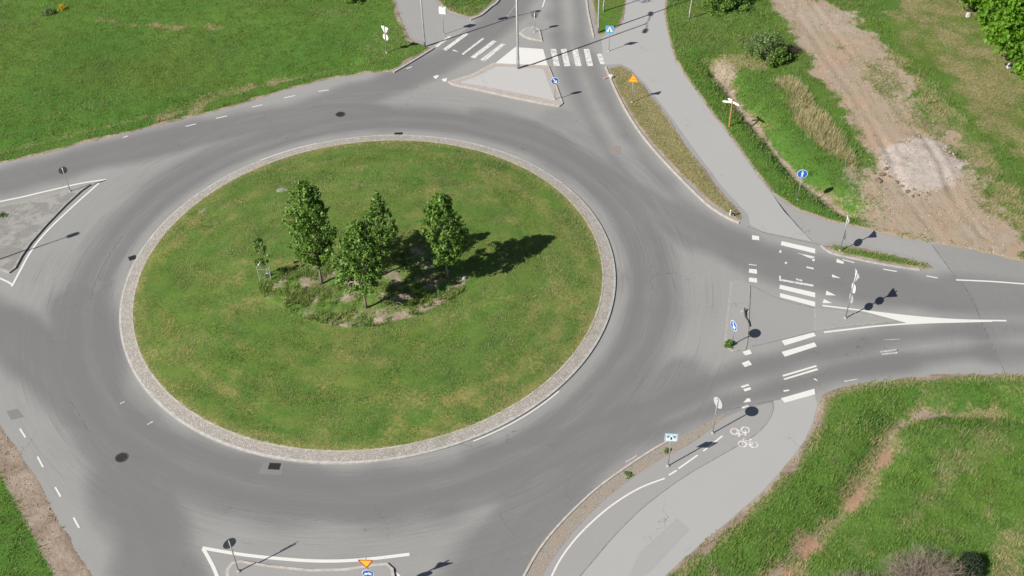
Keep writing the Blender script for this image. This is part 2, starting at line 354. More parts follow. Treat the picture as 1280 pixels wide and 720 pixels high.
def terrain_masks(P, gd):
    n1 = vnoise(P, .25, 5); n2 = vnoise(P, .9, 2)
    N = len(P)
    dirt = np.zeros(N); dry = np.full(N, .12)+.25*(n1-.5); lush = .55+.5*(n1-.5)
    gravel = np.zeros(N); sand = np.zeros(N); red = np.zeros(N)
    jit = (vnoise(P, .8, 51)-.5)+.6*(vnoise(P, 2.3, 52)-.5)
    jit = jit+.9*(vnoise(P, .33, 53)-.5)
    def inn(poly, soft=1.0): return sst(sdf(P, atn(poly))+jit*soft*1.3, -soft, soft)
    jl = .9*(vnoise(P, .7, 55)-.5)+.8*(vnoise(P, 2.6, 56)-.5)
    def nl(line, wd): return np.exp(-(np.maximum(dline(P, atn(line))+jl*min(1, wd*1.3)*(.45 if wd < .6 else 1), 0)/wd)**2)*(.72+.5*vnoise(P, 1.1, 57))
    # bare edge along the asphalt
    dirt = np.maximum(dirt, .85*(1-sst(gd, .08, .65)))
    # NW field
    nw = inn(G_NW, .3)
    lush = np.where(nw > .5, .8+.9*(vnoise(P, .14, 62)-.5), lush)
    dry = np.maximum(dry, .55*nl(L_DITCH_NW, .55)*nw)
    dry = np.maximum(dry, .95*nl([(205, 147), (240, 138), (262, 120), (300, 108), (350, 98), (390, 90)], .8)*(.45+.9*n2)); dirt = np.maximum(dirt, .35*nl([(240, 124), (262, 118), (300, 107), (340, 99)], .5)*(.4+n2)*nw)
    dirt = np.maximum(dirt, nw*.85*(1-sst(gd+.5*(n2-.5), .2, .75)))
    dry = np.maximum(dry, .85*nl([(120, 26), (160, 31), (230, 34), (270, 35)], .7)*(.3+n2))
    dry = np.maximum(dry, nw*(.20+.5*(vnoise(P, .10, 61)-.5)+.25*(n2-.5)))
    dry = np.maximum(dry, .5*inn([(440, 60), (470, 85), (540, 62), (512, 46), (500, 10), (470, 20), (430, 30), (380, 20), (400, 8), (470, 10)], 1.5))
    dirt = np.maximum(dirt, .7*nl([(496, 0), (503, 20), (510, 40)], .5))
    # top patch
    tp = inn(G_TOP, .3)*inn([(500, -60), (540, 8), (590, 30), (640, 8), (660, -60)], .5)
    dry = np.maximum(dry, .62*tp*(1-.9*nl([(560, -5), (590, 0), (605, -5)], 1.3)))
    # strip
    dry = np.maximum(dry, .85*nl([(738, 0), (744, 40)], .45)); dirt = np.maximum(dirt, .65*nl([(737, -60), (740, 0), (746, 42)], .45))
    # median
    md = inn(G_MED, .25); dry = np.maximum(dry, .85*md); lush = np.where(md > .5, .15, lush)
    ln = inn(G_LENS, .25); dry = np.maximum(dry, .45*ln)
    # NE
    ne = inn(G_NE, .3)
    dr = inn(POLY_DRIVE, 1.0); gravel = np.maximum(gravel, dr)
    gravel = np.maximum(gravel, .75*nl([(1075, 215), (1100, 280), (1130, 298)], 1.6))
    gravel = gravel*(1-.75*nl([(1000, 120), (1030, 155), (1070, 190)], 1.0)*n2)
    dry = np.maximum(dry, dr*.7); dirt = np.maximum(dirt, dr*.45)
    gravel = gravel-.75*nl([(1095, 85), (1130, 130), (1180, 180), (1215, 225), (1240, 262)], 1.1)*(.3+n2)*dr-.45*nl([(1045, 55), (1085, 95), (1130, 150)], .9)*n2*dr
    lush = lush*(1-.6*dr)
    sand = np.maximum(sand, inn([(1090, 195), (1110, 183), (1140, 173), (1175, 178), (1197, 205), (1190, 222), (1160, 245), (1145, 240), (1120, 225), (1100, 210)], .9))
    dry = np.maximum(dry, .95*inn([(965, 98), (995, 100), (1030, 140), (1060, 180), (1075, 215), (1050, 205), (1015, 175), (985, 140)], .7))
    dry = np.maximum(dry, .9*inn([(880, 70), (905, 66), (935, 68), (965, 80), (960, 90), (925, 84), (915, 100), (895, 92)], .5))
    dirt = np.maximum(dirt, .62*inn([(880, 70), (905, 68), (925, 80), (915, 100), (895, 92)], .5))
    dirt = np.maximum(dirt, .85*nl(L_DITCH_NE, .42)); dry = np.maximum(dry, .8*nl(L_DITCH_NE, .9))
    # dry worn field on the right
    wf = inn([(1100, -60), (1110, 20), (1125, 60), (1150, 75), (1185, 110), (1215, 150), (1290, 215), (1600, 330), (1600, -200), (1200, -200)], 1.5)
    dry = np.maximum(dry, wf*(.60+.35*(n2-.4)+.45*(vnoise(P, .16, 7)-.5))); lush = np.where(wf > .5, .25, lush)
    dry = np.maximum(dry, .8*nl([(1130, 10), (1190, 50), (1200, 60), (1265, 75)], 1.6)*wf)
    band = nl([(1140, 85), (1180, 140), (1215, 180), (1255, 235), (1290, 285)], 1.6)
    dry = np.maximum(dry, .62*band*(.5+.8*n2)+.5*nl([(1100, 60), (1140, 105), (1185, 158), (1225, 205), (1265, 265), (1290, 310)], 1.6)*(.4+n2)); lush = np.maximum(lush, .8*band)
    lush = np.maximum(lush, .95*ne*(1-wf)*(1-dr)*inn([(840, 60), (880, 60), (960, 90), (1060, 200), (1120, 300), (1000, 275), (900, 160)], 1))
    dry = np.maximum(dry, .45*inn([(828, 0), (930, 20), (960, 60), (880, 60), (840, 50)], 1.5))
    # SE
    se = inn(G_SE, .3)
    dry = np.where(se > .5, .27+.38*(vnoise(P, .28, 4)-.4)+.35*(vnoise(P, 1.0, 14)-.5), dry)
    lush = np.where(se > .5, .75, lush)
    dry = np.maximum(dry, .95*nl([(1270, 508), (1220, 510), (1160, 506), (1130, 518), (1120, 530)], .7))
    dirt = np.maximum(dirt, .62*nl([(1200, 510), (1150, 510), (1125, 525)], .5))
    red = np.maximum(red, .80*nl([(1112, 555), (1100, 578), (1080, 605), (1065, 625)], .42)*(.45+.8*n2))
    red = np.maximum(red, .75*nl([(1020, 672), (1000, 690), (985, 705)], .5)*(.5+.8*n2))
    dry = np.maximum(dry, .95*nl(L_DITCH_SE[3:], 1.0)); dirt = np.maximum(dirt, .5*nl(L_DITCH_SE[3:], .35))
    dry = np.maximum(dry, .85*nl([(1040, 640), (1000, 680), (960, 720)], .7)); dirt = np.maximum(dirt, .62*nl([(1030, 655), (1000, 680), (960, 720)], .35))
    dry = np.maximum(dry, .62*inn([(1180, 545), (1240, 540), (1260, 580), (1200, 600), (1170, 640), (1120, 670), (1150, 600)], 1.2))
    dry = np.maximum(dry, .8*inn([(1245, 660), (1300, 650), (1300, 730), (1240, 730)], .8))
    dry = np.maximum(dry, .6*inn([(1230, 470), (1300, 470), (1300, 500), (1240, 495)], .8))
    dirt = np.maximum(dirt, se*.75*(1-sst(gd+.8*(n2-.5), .1, .8)))
    dry = np.maximum(dry, se*.7*(1-sst(gd, .5, 1.6)))
    dry = np.where(se > .5, np.maximum(dry, .75*sst(vnoise(P, .22, 81)*.6+vnoise(P, .9, 82)*.4, .48, .75)*inn([(1120, 540), (1300, 520), (1400, 760), (1080, 760), (1100, 640)], 2)), dry)
    # SW
    sw = inn(G_SW, .3)
    lush = np.where(sw > .5, .95, lush); dirt = np.where(sw > .5, .9*(1-sst(gd, 1.2, 2.1)), dirt)
    return np.stack([dirt, dry, lush], 1).clip(0, 1), np.stack([gravel, sand, red], 1).clip(0, 1)

# ---- the ground sheet: fine in the middle, coarse out to the horizon
SP = .2
def axis(a, b, lo, hi):
    f = list(np.arange(a, b+1e-6, SP)); s = SP; x = b
    while x < hi: s *= 1.35; x += s; f.append(x)
    s = SP; x = a; pre = []
    while x > lo: s *= 1.35; x -= s; pre.append(x)
    return np.array(pre[::-1]+f)
ax = axis(-62, 62, -3000, 3000); ay = axis(26, 112, -1500, 5000)
GX, GY = np.meshgrid(ax, ay); P = np.stack([GX.ravel(), GY.ravel()], 1)
gd = green_d(P)
edge_n = .10*(vnoise(P, 2.5, 1)-.5)+.22*(vnoise(P, .7, 21)-.5)*(sdf(P, GREENS[0]) < -5)
z = -.10+.125*sst(gd+edge_n, -.22, .22)+sst(gd, .2, 2.2)*relief(P)
z = np.where(np.hypot(P[:, 0]-CX, P[:, 1]-CY) < RO, -.10, z)
nx = len(ax); ny = len(ay)
idx = np.arange(nx*ny).reshape(ny, nx)
F = np.stack([idx[:-1, :-1].ravel(), idx[:-1, 1:].ravel(), idx[1:, 1:].ravel(), idx[1:, :-1].ravel()], 1)
gr = fast_mesh('ground', np.column_stack([P, z]), F, M_ground, None, True); tag(gr, kind='structure')
m1, m2 = terrain_masks(P, gd)
set_attr(gr, 'm1', m1); set_attr(gr, 'm2', m2)
GZ = z.reshape(ny, nx)
def ground_z(x, y):
    i = np.clip(np.searchsorted(ay, y)-1, 0, ny-2); j = np.clip(np.searchsorted(ax, x)-1, 0, nx-2)
    fx = (x-ax[j])/(ax[j+1]-ax[j]); fy = (y-ay[i])/(ay[i+1]-ay[i])
    return (GZ[i, j]*(1-fx)+GZ[i, j+1]*fx)*(1-fy)+(GZ[i+1, j]*(1-fx)+GZ[i+1, j+1]*fx)*fy

# ---- the road: one asphalt sheet, tone = how dusty (light) or rubbed dark by tyres
def road_tone(P):
    t = .70+.05*(vnoise(P, .12, 70)-.5)+.05*(vnoise(P, .45, 71)-.5)
    r = np.hypot(P[:, 0]-CX, P[:, 1]-CY)
    dk = np.zeros(len(P))
    def band(line, off, hw, s, soft=.7):
        L = atn(smooth_line(line, 4))
        if off:
            d = np.gradient(L, axis=0); nn = np.stack([-d[:, 1], d[:, 0]], 1); nn /= np.linalg.norm(nn, axis=1)[:, None]; L = L+nn*off
        L = L[::1]; best = np.full(len(P), 1e9); sg = np.zeros(len(P)); al = np.zeros(len(P)); acc = 0.0
        for a, b in zip(L[:-1], L[1:]):
            v = b-a; ln = max(np.hypot(*v), 1e-6); tt = np.clip(((P-a)@v)/ln**2, 0, 1); q = P-(a+tt[:, None]*v)
            dd = q[:, 0]**2+q[:, 1]**2; m = dd < best; best[m] = dd[m]
            sg[m] = np.sign(v[0]*q[m, 1]-v[1]*q[m, 0]); al[m] = acc+tt[m]*ln; acc += ln
        dd = np.sqrt(best); sd_ = dd*sg
        st = vnoise(np.stack([sd_*1.15, al*.06], 1), 1.0, hw*7+s*31)*.6+vnoise(np.stack([sd_*2.6, al*.16], 1), 1.0, 3+hw*5)*.4
        wob = (vnoise(P, .5, 60)-.5)*.7
        return s*(1-sst(dd+wob, hw-soft*1.2, hw+soft*1.3))*(.80+.38*st)
    ring = sst(r, RO+.2, RO+1.5)*(1-sst(r+.8*(vnoise(P, .3, 77)-.5), RO+3.2, RO+5.4))
    dk = np.maximum(dk, .52*ring)
    B = [
        ([(-400, 300), (-200, 262), (0, 226), (80, 206), (170, 184), (250, 167), (330, 152), (420, 142), (480, 150)], 0, 1.9, .55),
        ([(330, 152), (400, 132), (450, 117), (500, 99), (540, 80), (580, 58), (620, 30), (660, -20)], 0, 1.7, .48),
        ([(600, 150), (660, 170), (720, 205), (800, 252), (880, 292), (960, 325), (1040, 346), (1130, 362), (1280, 376), (1500, 400)], 0, 1.8, .52),
        ([(1500, 436), (1280, 425), (1150, 433), (1040, 452), (940, 478), (860, 505), (790, 530), (700, 560), (600, 595)], 1.0, .7, .62),
        ([(1500, 436), (1280, 425), (1150, 433), (1040, 452), (940, 478), (860, 505), (790, 530), (700, 560), (600, 595)], -1.0, .8, .62),
        ([(860, 478), (800, 510), (740, 560), (690, 615), (640, 675), (605, 730), (540, 860)], 0, 2.1, .52),
        ([(100, 380), (112, 450), (130, 520), (160, 590), (185, 660), (205, 730), (260, 880)], 0, 2.1, .58),
        ([(-400, 300), (-150, 340), (0, 408), (55, 450), (110, 505), (170, 555), (250, 592), (340, 612), (450, 622), (560, 612), (640, 590)], 0, 1.9, .6),
        ([(640, -40), (662, 10), (672, 60)], 0, .6, .1),
        ([(692, -60), (696, 0), (700, 60), (718, 110), (742, 160), (775, 212), (820, 255)], 0, .55, .42),
        ([(716, -60), (722, 0), (732, 60), (752, 110), (778, 160), (815, 212), (860, 262)], 0, .55, .42),
        ([(700, 150), (760, 200), (840, 262), (900, 300)], 0, 1.6, .18),
        ([(800, 350), (812, 400), (800, 440), (770, 485)], 0, 1.5, .25),
    ]
    for l, off, hw, s in B: dk = np.maximum(dk, band(l, off, hw, s))
    n = vnoise(P, .18, 40)
    
    # longitudinal rubbed lines inside the dark lanes of the ring
    th = np.arctan2(P[:, 1]-CY, P[:, 0]-CX)
    rr2 = r+.5*(vnoise(np.stack([th*3, th*0], 1), 1.0, 90)-.5)
    dk += .10*ring*(np.exp(-((rr2-RO-1.35)/.35)**2)+np.exp(-((rr2-RO-3.0)/.35)**2)) - .08*ring*np.exp(-((rr2-RO-2.2)/.3)**2)
    t = t-dk*(.98+.15*(n-.5))
    t += .14*sst(r, RO+5.5, RO+9)*(dk < .1)*.5
    # east of the old joint the surface is a different, duller lay
    J = atn([(1163, 305), (1215, 370), (1235, 420), (1270, 500), (1900, 520), (1900, 300)])
    e = sst(sdf(P, J), -.02, .02); t = t*(1-.5*e)+.5*e*(.42+.2*(n-.5))
    return t
M_road = asphalt_material('asphalt', True, polar=(CX, CY, 0))
rx = np.arange(-79, 79.01, .25); ry = np.arange(1.5, 141.01, .25)
QX, QY = np.meshgrid(rx, ry); Q = np.stack([QX.ravel(), QY.ravel()], 1)
qd = green_d(Q); rr = np.hypot(Q[:, 0]-CX, Q[:, 1]-CY)
keepv = (qd < .7) & (rr > RO-.6)
idx = np.arange(len(Q)).reshape(len(ry), len(rx))
F = np.stack([idx[:-1, :-1].ravel(), idx[:-1, 1:].ravel(), idx[1:, 1:].ravel(), idx[1:, :-1].ravel()], 1)
F = F[keepv[F].all(1)]
used = np.unique(F); remap = np.zeros(len(Q), int); remap[used] = np.arange(len(used))
Qu = Q[used]
road = fast_mesh('road', np.column_stack([Qu, np.zeros(len(Qu))]), remap[F], M_road); tag(road, kind='structure')
set_attr(road, 'tone', road_tone(Qu), 'FLOAT')

def grav_mat():
    n = NT('worn_island_gravel', .95, .1); f = n.noise(16, 4, .7); m = n.noise(.9, 5, .65, None, .5)
    c = n.mix(n.ramp(f, .35, .65), (.17, .165, .155), (.29, .28, .265)); c = n.mix(n.ramp(m, .45, .6, 0, .75), c, (.33, .325, .31))
    c = n.mix(n.ramp(n.noise(3, 4, .6), .56, .68, 0, .4), c, (.17, .18, .13)); n.bump(f, .6, .03); return n.col(c)
# ---- flush sheets
def sheet(name, px, z, mat, sm=0, kind='structure', closed_world=None):
    L = smooth_line(px, sm, True) if sm else px
    pts = closed_world if closed_world is not None else [at(*p)[:2] for p in L]
    mb = MB(); tris = tessellate_polygon([[Vector((x, y, 0)) for x, y in pts]])
    mb.add([(x, y, z) for x, y in pts], [tuple(t) for t in tris])
    o = mb.build(name, mat); fix_normals_up(o)
    if kind: tag(o, kind=kind)
    return o
M_path = asphalt_material('cycle_path_asphalt', False, lo=.30, hi=.38, fixed=.5)
M_path2 = asphalt_material('old_path_asphalt', False, lo=.23, hi=.33, fixed=.5, warm=.02)
M_patch = asphalt_material('patched_asphalt', False, lo=.16, hi=.25, fixed=.4)
# north east cycle path
sheet('cycle_path', [(800, -200), (786, -60), (782, 0), (780, 20), (774, 34), (752, 47), (754, 81), (776, 80), (788, 86), (808, 106), (838, 145), (874, 195), (904, 235), (935, 268), (938, 281), (955, 290), (1015, 302), (980, 262), (968, 246), (944, 216), (916, 176), (889, 141), (864, 106), (844, 76), (835, 46), (830, 15), (832, 0), (848, -150), (850, -200)], .004, M_path)
sheet('cycle_path', [(968, 247), (980, 264), (1015, 302), (1028, 304), (1045, 301), (1080, 307), (1120, 315), (1162, 326), (1185, 335), (1163, 306), (1130, 301), (1110, 295), (1080, 288), (1035, 278), (1000, 266)], .004, M_path2)
# south east cycle path
sheet('cycle_path', [(722, 724), (750, 690), (770, 668), (800, 638), (830, 614), (862, 592), (900, 570), (938, 548), (958, 530), (967, 510), (966, 500), (1018, 494), (1022, 505), (1016, 528), (1005, 552), (982, 582), (952, 615), (912, 650), (870, 685), (834, 717), (780, 770), (700, 860), (620, 860)], .004, M_path)
sheet('cycle_path', [(670, 724), (690, 690), (712, 660), (742, 628), (775, 600), (810, 575), (850, 550), (890, 530), (925, 514), (964, 503), (966, 511), (957, 530), (937, 548), (899, 570), (861, 592), (829, 614), (799, 638), (769, 668), (749, 690), (721, 724), (640, 830), (600, 860)], .004, M_path2)
sheet('cycle_path', [(498, 0), (505, 22), (512, 38), (517, 47), (530, 53), (545, 58), (575, 42), (594, 28), (588, 25), (574, 22), (561, 18), (550, 12), (543, 0), (535, -30), (512, -160), (490, -320), (425, -320), (458, -160), (482, -60)], .004, M_path2)
sheet('asphalt_patch', [(800, 690), (846, 648), (862, 662), (815, 712), (775, 745)], .009, asphalt_material('patch_dull', False, lo=.27, hi=.35, fixed=.5))
sheet('asphalt_patch', [(762, 183), (776, 183), (776, 193), (764, 193)], .005, plain('reddish_patch', (.24, .205, .19), .9))
sheet('asphalt_patch', [(8, 514), (22, 511), (30, 521), (14, 525)], .005, M_patch)
sheet('asphalt_patch', [(330, 578), (356, 578), (352, 594), (322, 592)], .005, M_patch)
# joints and sealed seams
M_seam = plain('bitumen_seam', (.155, .153, .15), .8, var=.4, scale=3)
def strip_pts(L, wd, close=False):
    L = [Vector(p) for p in L]; n = len(L); a = []; b = []
    for i in range(n):
        if close: d = L[(i+1) % n]-L[i-1]
        else: d = L[min(i+1, n-1)]-L[max(i-1, 0)]
        d.normalize(); nn = Vector((-d.y, d.x)); ww = wd[i] if isinstance(wd, list) else wd
        a.append(L[i]+nn*ww/2); b.append(L[i]-nn*ww/2)
    return a, b
def strip(mb, px, wd, z, sm=5, wobble=0, world=None, close=False):
    L = world if world is not None else [Vector(at(*p)[:2]) for p in (smooth_line(px, sm) if sm else px)]
    if wobble: L = [p+Vector((random.uniform(-1, 1), random.uniform(-1, 1)))*wobble for p in L]
    a, b = strip_pts(L, wd, close); n = len(a)
    v = [(p.x, p.y, z) for p in a]+[(p.x, p.y, z) for p in b]
    f = [(n+i, n+i+1, i+1, i) for i in range(n-1)]
    if close: f.append((n+n-1, n, 0, n-1))
    mb.add(v, f)
mb = MB()
strip(mb, [(1165, 306), (1190, 340), (1210, 365), (1228, 405), (1245, 440), (1260, 475)], .06, .0075, 4, .02)
strip(mb, [(967, 245), (985, 268), (1000, 286), (1016, 302)], .04, .0075, 4, .01)
strip(mb, [(966, 500), (967, 512), (958, 530), (938, 548), (900, 570), (862, 592), (830, 614), (800, 638), (770, 668), (722, 724)], .035, .0075, 4, .01)
strip(mb, [(933, 283), (960, 292), (1020, 305), (1060, 318), (1100, 330)], .05, .0075, 4, .01)
strip(mb, [(905, 513), (960, 502), (1020, 490)], .04, .0075, 4, .01)
strip(mb, [(940, 357), (975, 374), (1018, 385)], .04, .0075, 4, .01)
strip(mb, [(940, 433), (980, 424), (1020, 414)], .04, .0075, 4, .01)
strip(mb, [(640, 540), (655, 536)], .07, .0075, 1)
strip(mb, [(745, 226), (758, 233)], .09, .0075, 1)
for l in ([(88, 502), (97, 515), (104, 528), (111, 543)], [(835, 338), (842, 352), (845, 366)], [(560, 560), (575, 556), (590, 558)], [(625, 640), (630, 655), (640, 665)]):
    strip(mb, l, .035, .0075, 4, .03)
for r0_, a0, a1 in ((RO+4.35, 36, 66), (RO+2.1, 165, 186), (RO+2.4, -14, 14), (RO+3.9, 262, 286)):
    a0, a1 = math.radians(a0), math.radians(a1)
    strip(mb, None, .022, .0072, world=[Vector((CX+(r0_+.05*math.sin(k*.9))*math.cos(a0+(a1-a0)*k/60), CY+(r0_+.05*math.sin(k*.9))*math.sin(a0+(a1-a0)*k/60))) for k in range(61)])
tag(mb.build('asphalt_joint', M_seam), kind='structure')

# ---------------------------------------------------------------- central island
M_kerb = plain('granite_kerb', (.39, .38, .36), .8, var=.16, scale=4)
def cobble():
    n = NT('cobble_setts', .9, .2)
    v = n.vor(9); v2 = n.sep(v.outputs['Color'])
    c = n.mix(n.ramp(v2[0], .2, .8), (.33, .315, .29), (.42, .40, .37))
    c = n.mix(n.ramp(v2[1], .6, .8, 0, .5), c, (.40, .305, .265))
    c = n.mix(n.ramp(v2[2], .75, .95, 0, .6), c, (.50, .48, .45))
    e = n.vor(9, None, 'DISTANCE_TO_EDGE')
    c = n.mix(n.ramp(e.outputs['Distance'], .02, .08, .6, 0), c, (.20, .18, .14))
    c = n.mix(n.ramp(n.noise(.8, 4), .5, .75, 0, .3), c, (.14, .15, .06))
    n.bump(n.ramp(e.outputs['Distance'], 0, .15), .6, .03)
    return n.col(c)
M_cob = cobble()
def ringmesh(name, prof, mats, seg=360, mi=None):
    V = []; Fc = []
    for (r, z_) in prof:
        for k in range(seg):
            a = 2*PI*k/seg; V.append((CX+r*math.cos(a), CY+r*math.sin(a), z_))
    for i in range(len(prof)-1):
        for k in range(seg):
            Fc.append((i*seg+k, i*seg+(k+1) % seg, (i+1)*seg+(k+1) % seg, (i+1)*seg+k))
    mb = MB(); mb.add(V, Fc); o = mb.build(name, mats); return tag(o, kind='structure')
ringmesh('kerb', [(RO, -.05), (RO, .10), (RO-.14, .115), (RO-.14, .0)], M_kerb)
ringmesh('cobble_apron', [(RO-.142, .108), (RI+.10, .15)], M_cob)
ringmesh('kerb', [(RI+.1, .10), (RI+.1, .17), (RI, .175), (RI, .1)], plain('dirty_kerb', (.36, .34, .28), .9, var=.25, scale=3))
# lawn disc with a low mound
def island_z(r): return .16+.75*(1-np.clip(r/RI, 0, 1)**2)
na, nr = 420, 110
rad = np.linspace(0.001, RI+.02, nr); ang = np.linspace(0, 2*PI, na, endpoint=False)
RR, AA = np.meshgrid(rad, ang, indexing='ij')
LP = np.stack([CX+(RR*np.cos(AA)).ravel(), CY+(RR*np.sin(AA)).ravel()], 1)
BED = [(320, 350), (328, 372), (352, 388), (390, 402), (430, 411), (470, 409), (515, 399), (555, 382), (582, 362), (588, 342), (570, 330), (548, 318), (520, 308), (480, 315), (430, 325), (380, 333), (340, 336)]
bedw = np.array([at(x, y, .8)[:2] for x, y in BED])
bd = sdf(LP, bedw)
lz = island_z(RR.ravel())+.05*(vnoise(LP, .8)-.5)+.10*sst(bd, -.2, .6)*vnoise(LP, 2.5, 8)
lz = np.where(RR.ravel() > RI-.05, .165, lz)
idx = np.arange(nr*na).reshape(nr, na); nxt = np.roll(idx, -1, axis=1)
F = np.stack([idx[:-1].ravel(), idx[1:].ravel(), nxt[1:].ravel(), nxt[:-1].ravel()], 1)
lawn = fast_mesh('island_lawn', np.column_stack([LP, lz]), F, M_lawn, None, True); tag(lawn, kind='structure')
r_ = RR.ravel(); n1 = vnoise(LP, .22, 3); n2 = vnoise(LP, .7, 6)
def nlz(line, wd): return np.exp(-(dline(LP, np.array([at(x, y, .5)[:2] for x, y in line]))/wd)**2)
dry = .36+.55*(n2-.5)+.45*(n1-.5)+.12*(vnoise(LP, 2.0, 33)-.5)
dry = np.maximum(dry, .62*sst(r_, RI-1.5, RI-.1))
dry = np.maximum(dry, .62*nlz([(200, 320), (230, 290), (270, 262), (320, 240)], .8))
dry = np.maximum(dry, .60*nlz([(600, 205), (640, 225), (680, 260), (715, 300), (735, 340)], 1.3))
dry = np.maximum(dry, .62*nlz([(690, 330), (700, 380), (690, 430), (640, 480), (560, 520), (530, 535)], 1.3)*(.6+.7*n2))
dry = np.maximum(dry, .50*nlz([(230, 370), (280, 365), (300, 380)], .8))
for ln_, wd_, am_ in (([(560, 500), (620, 480), (660, 450)], 1.0, .78), ([(500, 530), (560, 540), (600, 520)], .7, .75), ([(400, 440), (470, 455), (540, 450)], .9, .5), ([(210, 400), (240, 450), (290, 490)], .8, .55), ([(250, 380), (285, 420), (330, 450)], .7, .52), ([(600, 215), (625, 235)], 1.2, .7), ([(250, 300), (290, 270)], .7, .66)):
    dry = np.maximum(dry, am_*nlz(ln_, wd_)*(.55+.8*vnoise(LP, 1.2, 35)))
dry = np.maximum(dry, .72*nlz([(345, 335), (390, 335)], .9))
lush = .52+.6*(n1-.5)
lush = np.maximum(lush, .85*nlz([(330, 270), (420, 225), (540, 205)], 2.0))
bs = sst(bd, -.15, .35)
dry = np.where(bd > 0, .42+.6*(vnoise(LP, 1.1, 12)-.45), dry)
dirt = np.maximum(bs*(.42+.5*(vnoise(LP, 1.3, 15)-.5)), .80*nlz([(390, 405), (430, 413), (470, 408), (520, 395), (560, 375), (585, 350)], .55)*bs)
dirt = np.maximum(dirt, .60*nlz([(520, 318), (545, 325)], .8)); dirt = np.maximum(dirt, .5*sst(r_, RI-.35, RI))
dirt = np.maximum(dirt, .6*nlz([(250, 262), (253, 258)], .35))
set_attr(lawn, 'm1', np.stack([dirt, dry, lush], 1).clip(0, 1)); set_attr(lawn, 'm2', np.zeros((len(LP), 3)))
def iz(x, y): return float(island_z(np.hypot(x-CX, y-CY)))
def at_isl(px, py):
    z_ = .6
    for _ in range(6):
        p = at(px, py, z_); z_ = iz(p.x, p.y)
    return Vector((p.x, p.y, z_))

# ---------------------------------------------------------------- kerbs and traffic islands
def kerb_line(px, wd=.14, h=.11, mat=None, sm=5, z0=0.0):
    L = [Vector(at(*p)[:2]) for p in (smooth_line(px, sm) if sm else px)]
    a, b = strip_pts(L, wd); n = len(a); mb = MB()
    v = [(p.x, p.y, z0-.05) for p in a]+[(p.x, p.y, z0+h) for p in a]+[(p.x, p.y, z0+h) for p in b]+[(p.x, p.y, z0-.05) for p in b]
    f = []
    for i in range(n-1):
        for k in range(3): f.append((k*n+i, k*n+i+1, (k+1)*n+i+1, (k+1)*n+i))
    f += [(0, n, 2*n, 3*n), (n-1, 2*n-1, 3*n-1, 4*n-1)[::-1]]
    mb.add(v, f); return tag(mb.build('kerb', mat or M_kerb), kind='structure')
M_kerb_p = plain('pale_kerb', (.43, .395, .355), .85, var=.14, scale=3)
kerb_line([(757, 84), (770, 115), (789, 150), (814, 184), (849, 222), (884, 256), (910, 273), (924, 279)], .15, .09, M_kerb_p)
kerb_line([(492, 91), (506, 83), (526, 71), (542, 61)], .16, .12)
kerb_line([(588, 25), (601, 20), (613, 10), (625, -2), (645, -50)], .16, .14)
kerb_line([(724, -100), (733, 0), (737, 25), (742, 47)], .16, .08, M_kerb_p)
kerb_line([(650, 730), (672, 690), (700, 655), (740, 616), (780, 586), (820, 560), (845, 547)], .12, .06, M_kerb_p)
kerb_line([(1026, 307), (1040, 317), (1070, 324), (1110, 332), (1150, 338)], .12, .06)
# stone verge strip beside the south east path
L1 = [(652, 730), (674, 690), (702, 655), (742, 616), (782, 586), (822, 560), (862, 540), (905, 517)]
L2 = [(905, 521), (868, 552), (828, 573), (790, 598), (752, 628), (716, 666), (690, 700), (672, 730)]
def verge_mat():
    n = NT('stony_verge', .95, .1); f = n.noise(14, 4, .7); m = n.noise(1.2, 4, .6)
    c = n.mix(n.ramp(f, .35, .65), (.20, .18, .15), (.34, .31, .275)); c = n.mix(n.ramp(m, .45, .65, 0, .6), c, (.32, .24, .185))
    c = n.mix(n.ramp(n.noise(2.5, 4, .6, None, .5), .60, .72, 0, .6), c, (.12, .13, .05)); n.bump(f, .6, .03); return n.col(c)
M_verge = verge_mat()
sheet('stone_verge', smooth_line(L1, 4)+smooth_line(L2, 4), .011, M_verge)
M_conc = asphalt_material('island_concrete', False, lo=.37, hi=.46, fixed=.5, warm=.015)
M_island_old = asphalt_material('island_gravel', False, lo=.22, hi=.40, fixed=.5)
M_pinkstone = plain('pink_setts', (.36, .325, .30), .9, var=.18, scale=7)
M_rim = plain('grey_kerb', (.31, .295, .27), .85, var=.14, scale=3)
M_splitgrav = None
def traffic_island(outer, inner=None, h=.12, top=M_pinkstone, core=None, sm=0, rim=.16, kerb=None):
    pts = [Vector(at(*p)[:2]) for p in (smooth_line(outer, sm, True) if sm else outer)]
    ar = sum(pts[i-1].x*pts[i].y-pts[i].x*pts[i-1].y for i in range(len(pts)))
    if ar < 0: pts = pts[::-1]
    n = len(pts)
    ins = []
    for i in range(n):
        d = (pts[(i+1) % n]-pts[i-1]).normalized(); ins.append(pts[i]+Vector((-d.y, d.x))*rim)
    mb = MB()
    v = [(p.x, p.y, -.05) for p in pts]+[(p.x, p.y, h) for p in pts]+[(p.x, p.y, h+.004) for p in ins]
    f = [(k*n+i, k*n+(i+1) % n, (k+1)*n+(i+1) % n, (k+1)*n+i) for k in range(2) for i in range(n)]
    mb.add(v, f, 0)
    tr = tessellate_polygon([[Vector((p.x, p.y, 0)) for p in ins]])
    mb.add([(p.x, p.y, h+.004) for p in ins], [tuple(t) for t in tr], 1)
    if inner:
        q = [at(*p, h) for p in inner]; mb.add([(p.x, p.y, h+.010) for p in q], [tuple(t) for t in tessellate_polygon([[Vector((p.x, p.y, 0)) for p in q]])], 2)
    o = mb.build('traffic_island', [kerb or M_kerb_p, top, core or M_conc]); fix_normals_up(o); return tag(o, kind='structure')
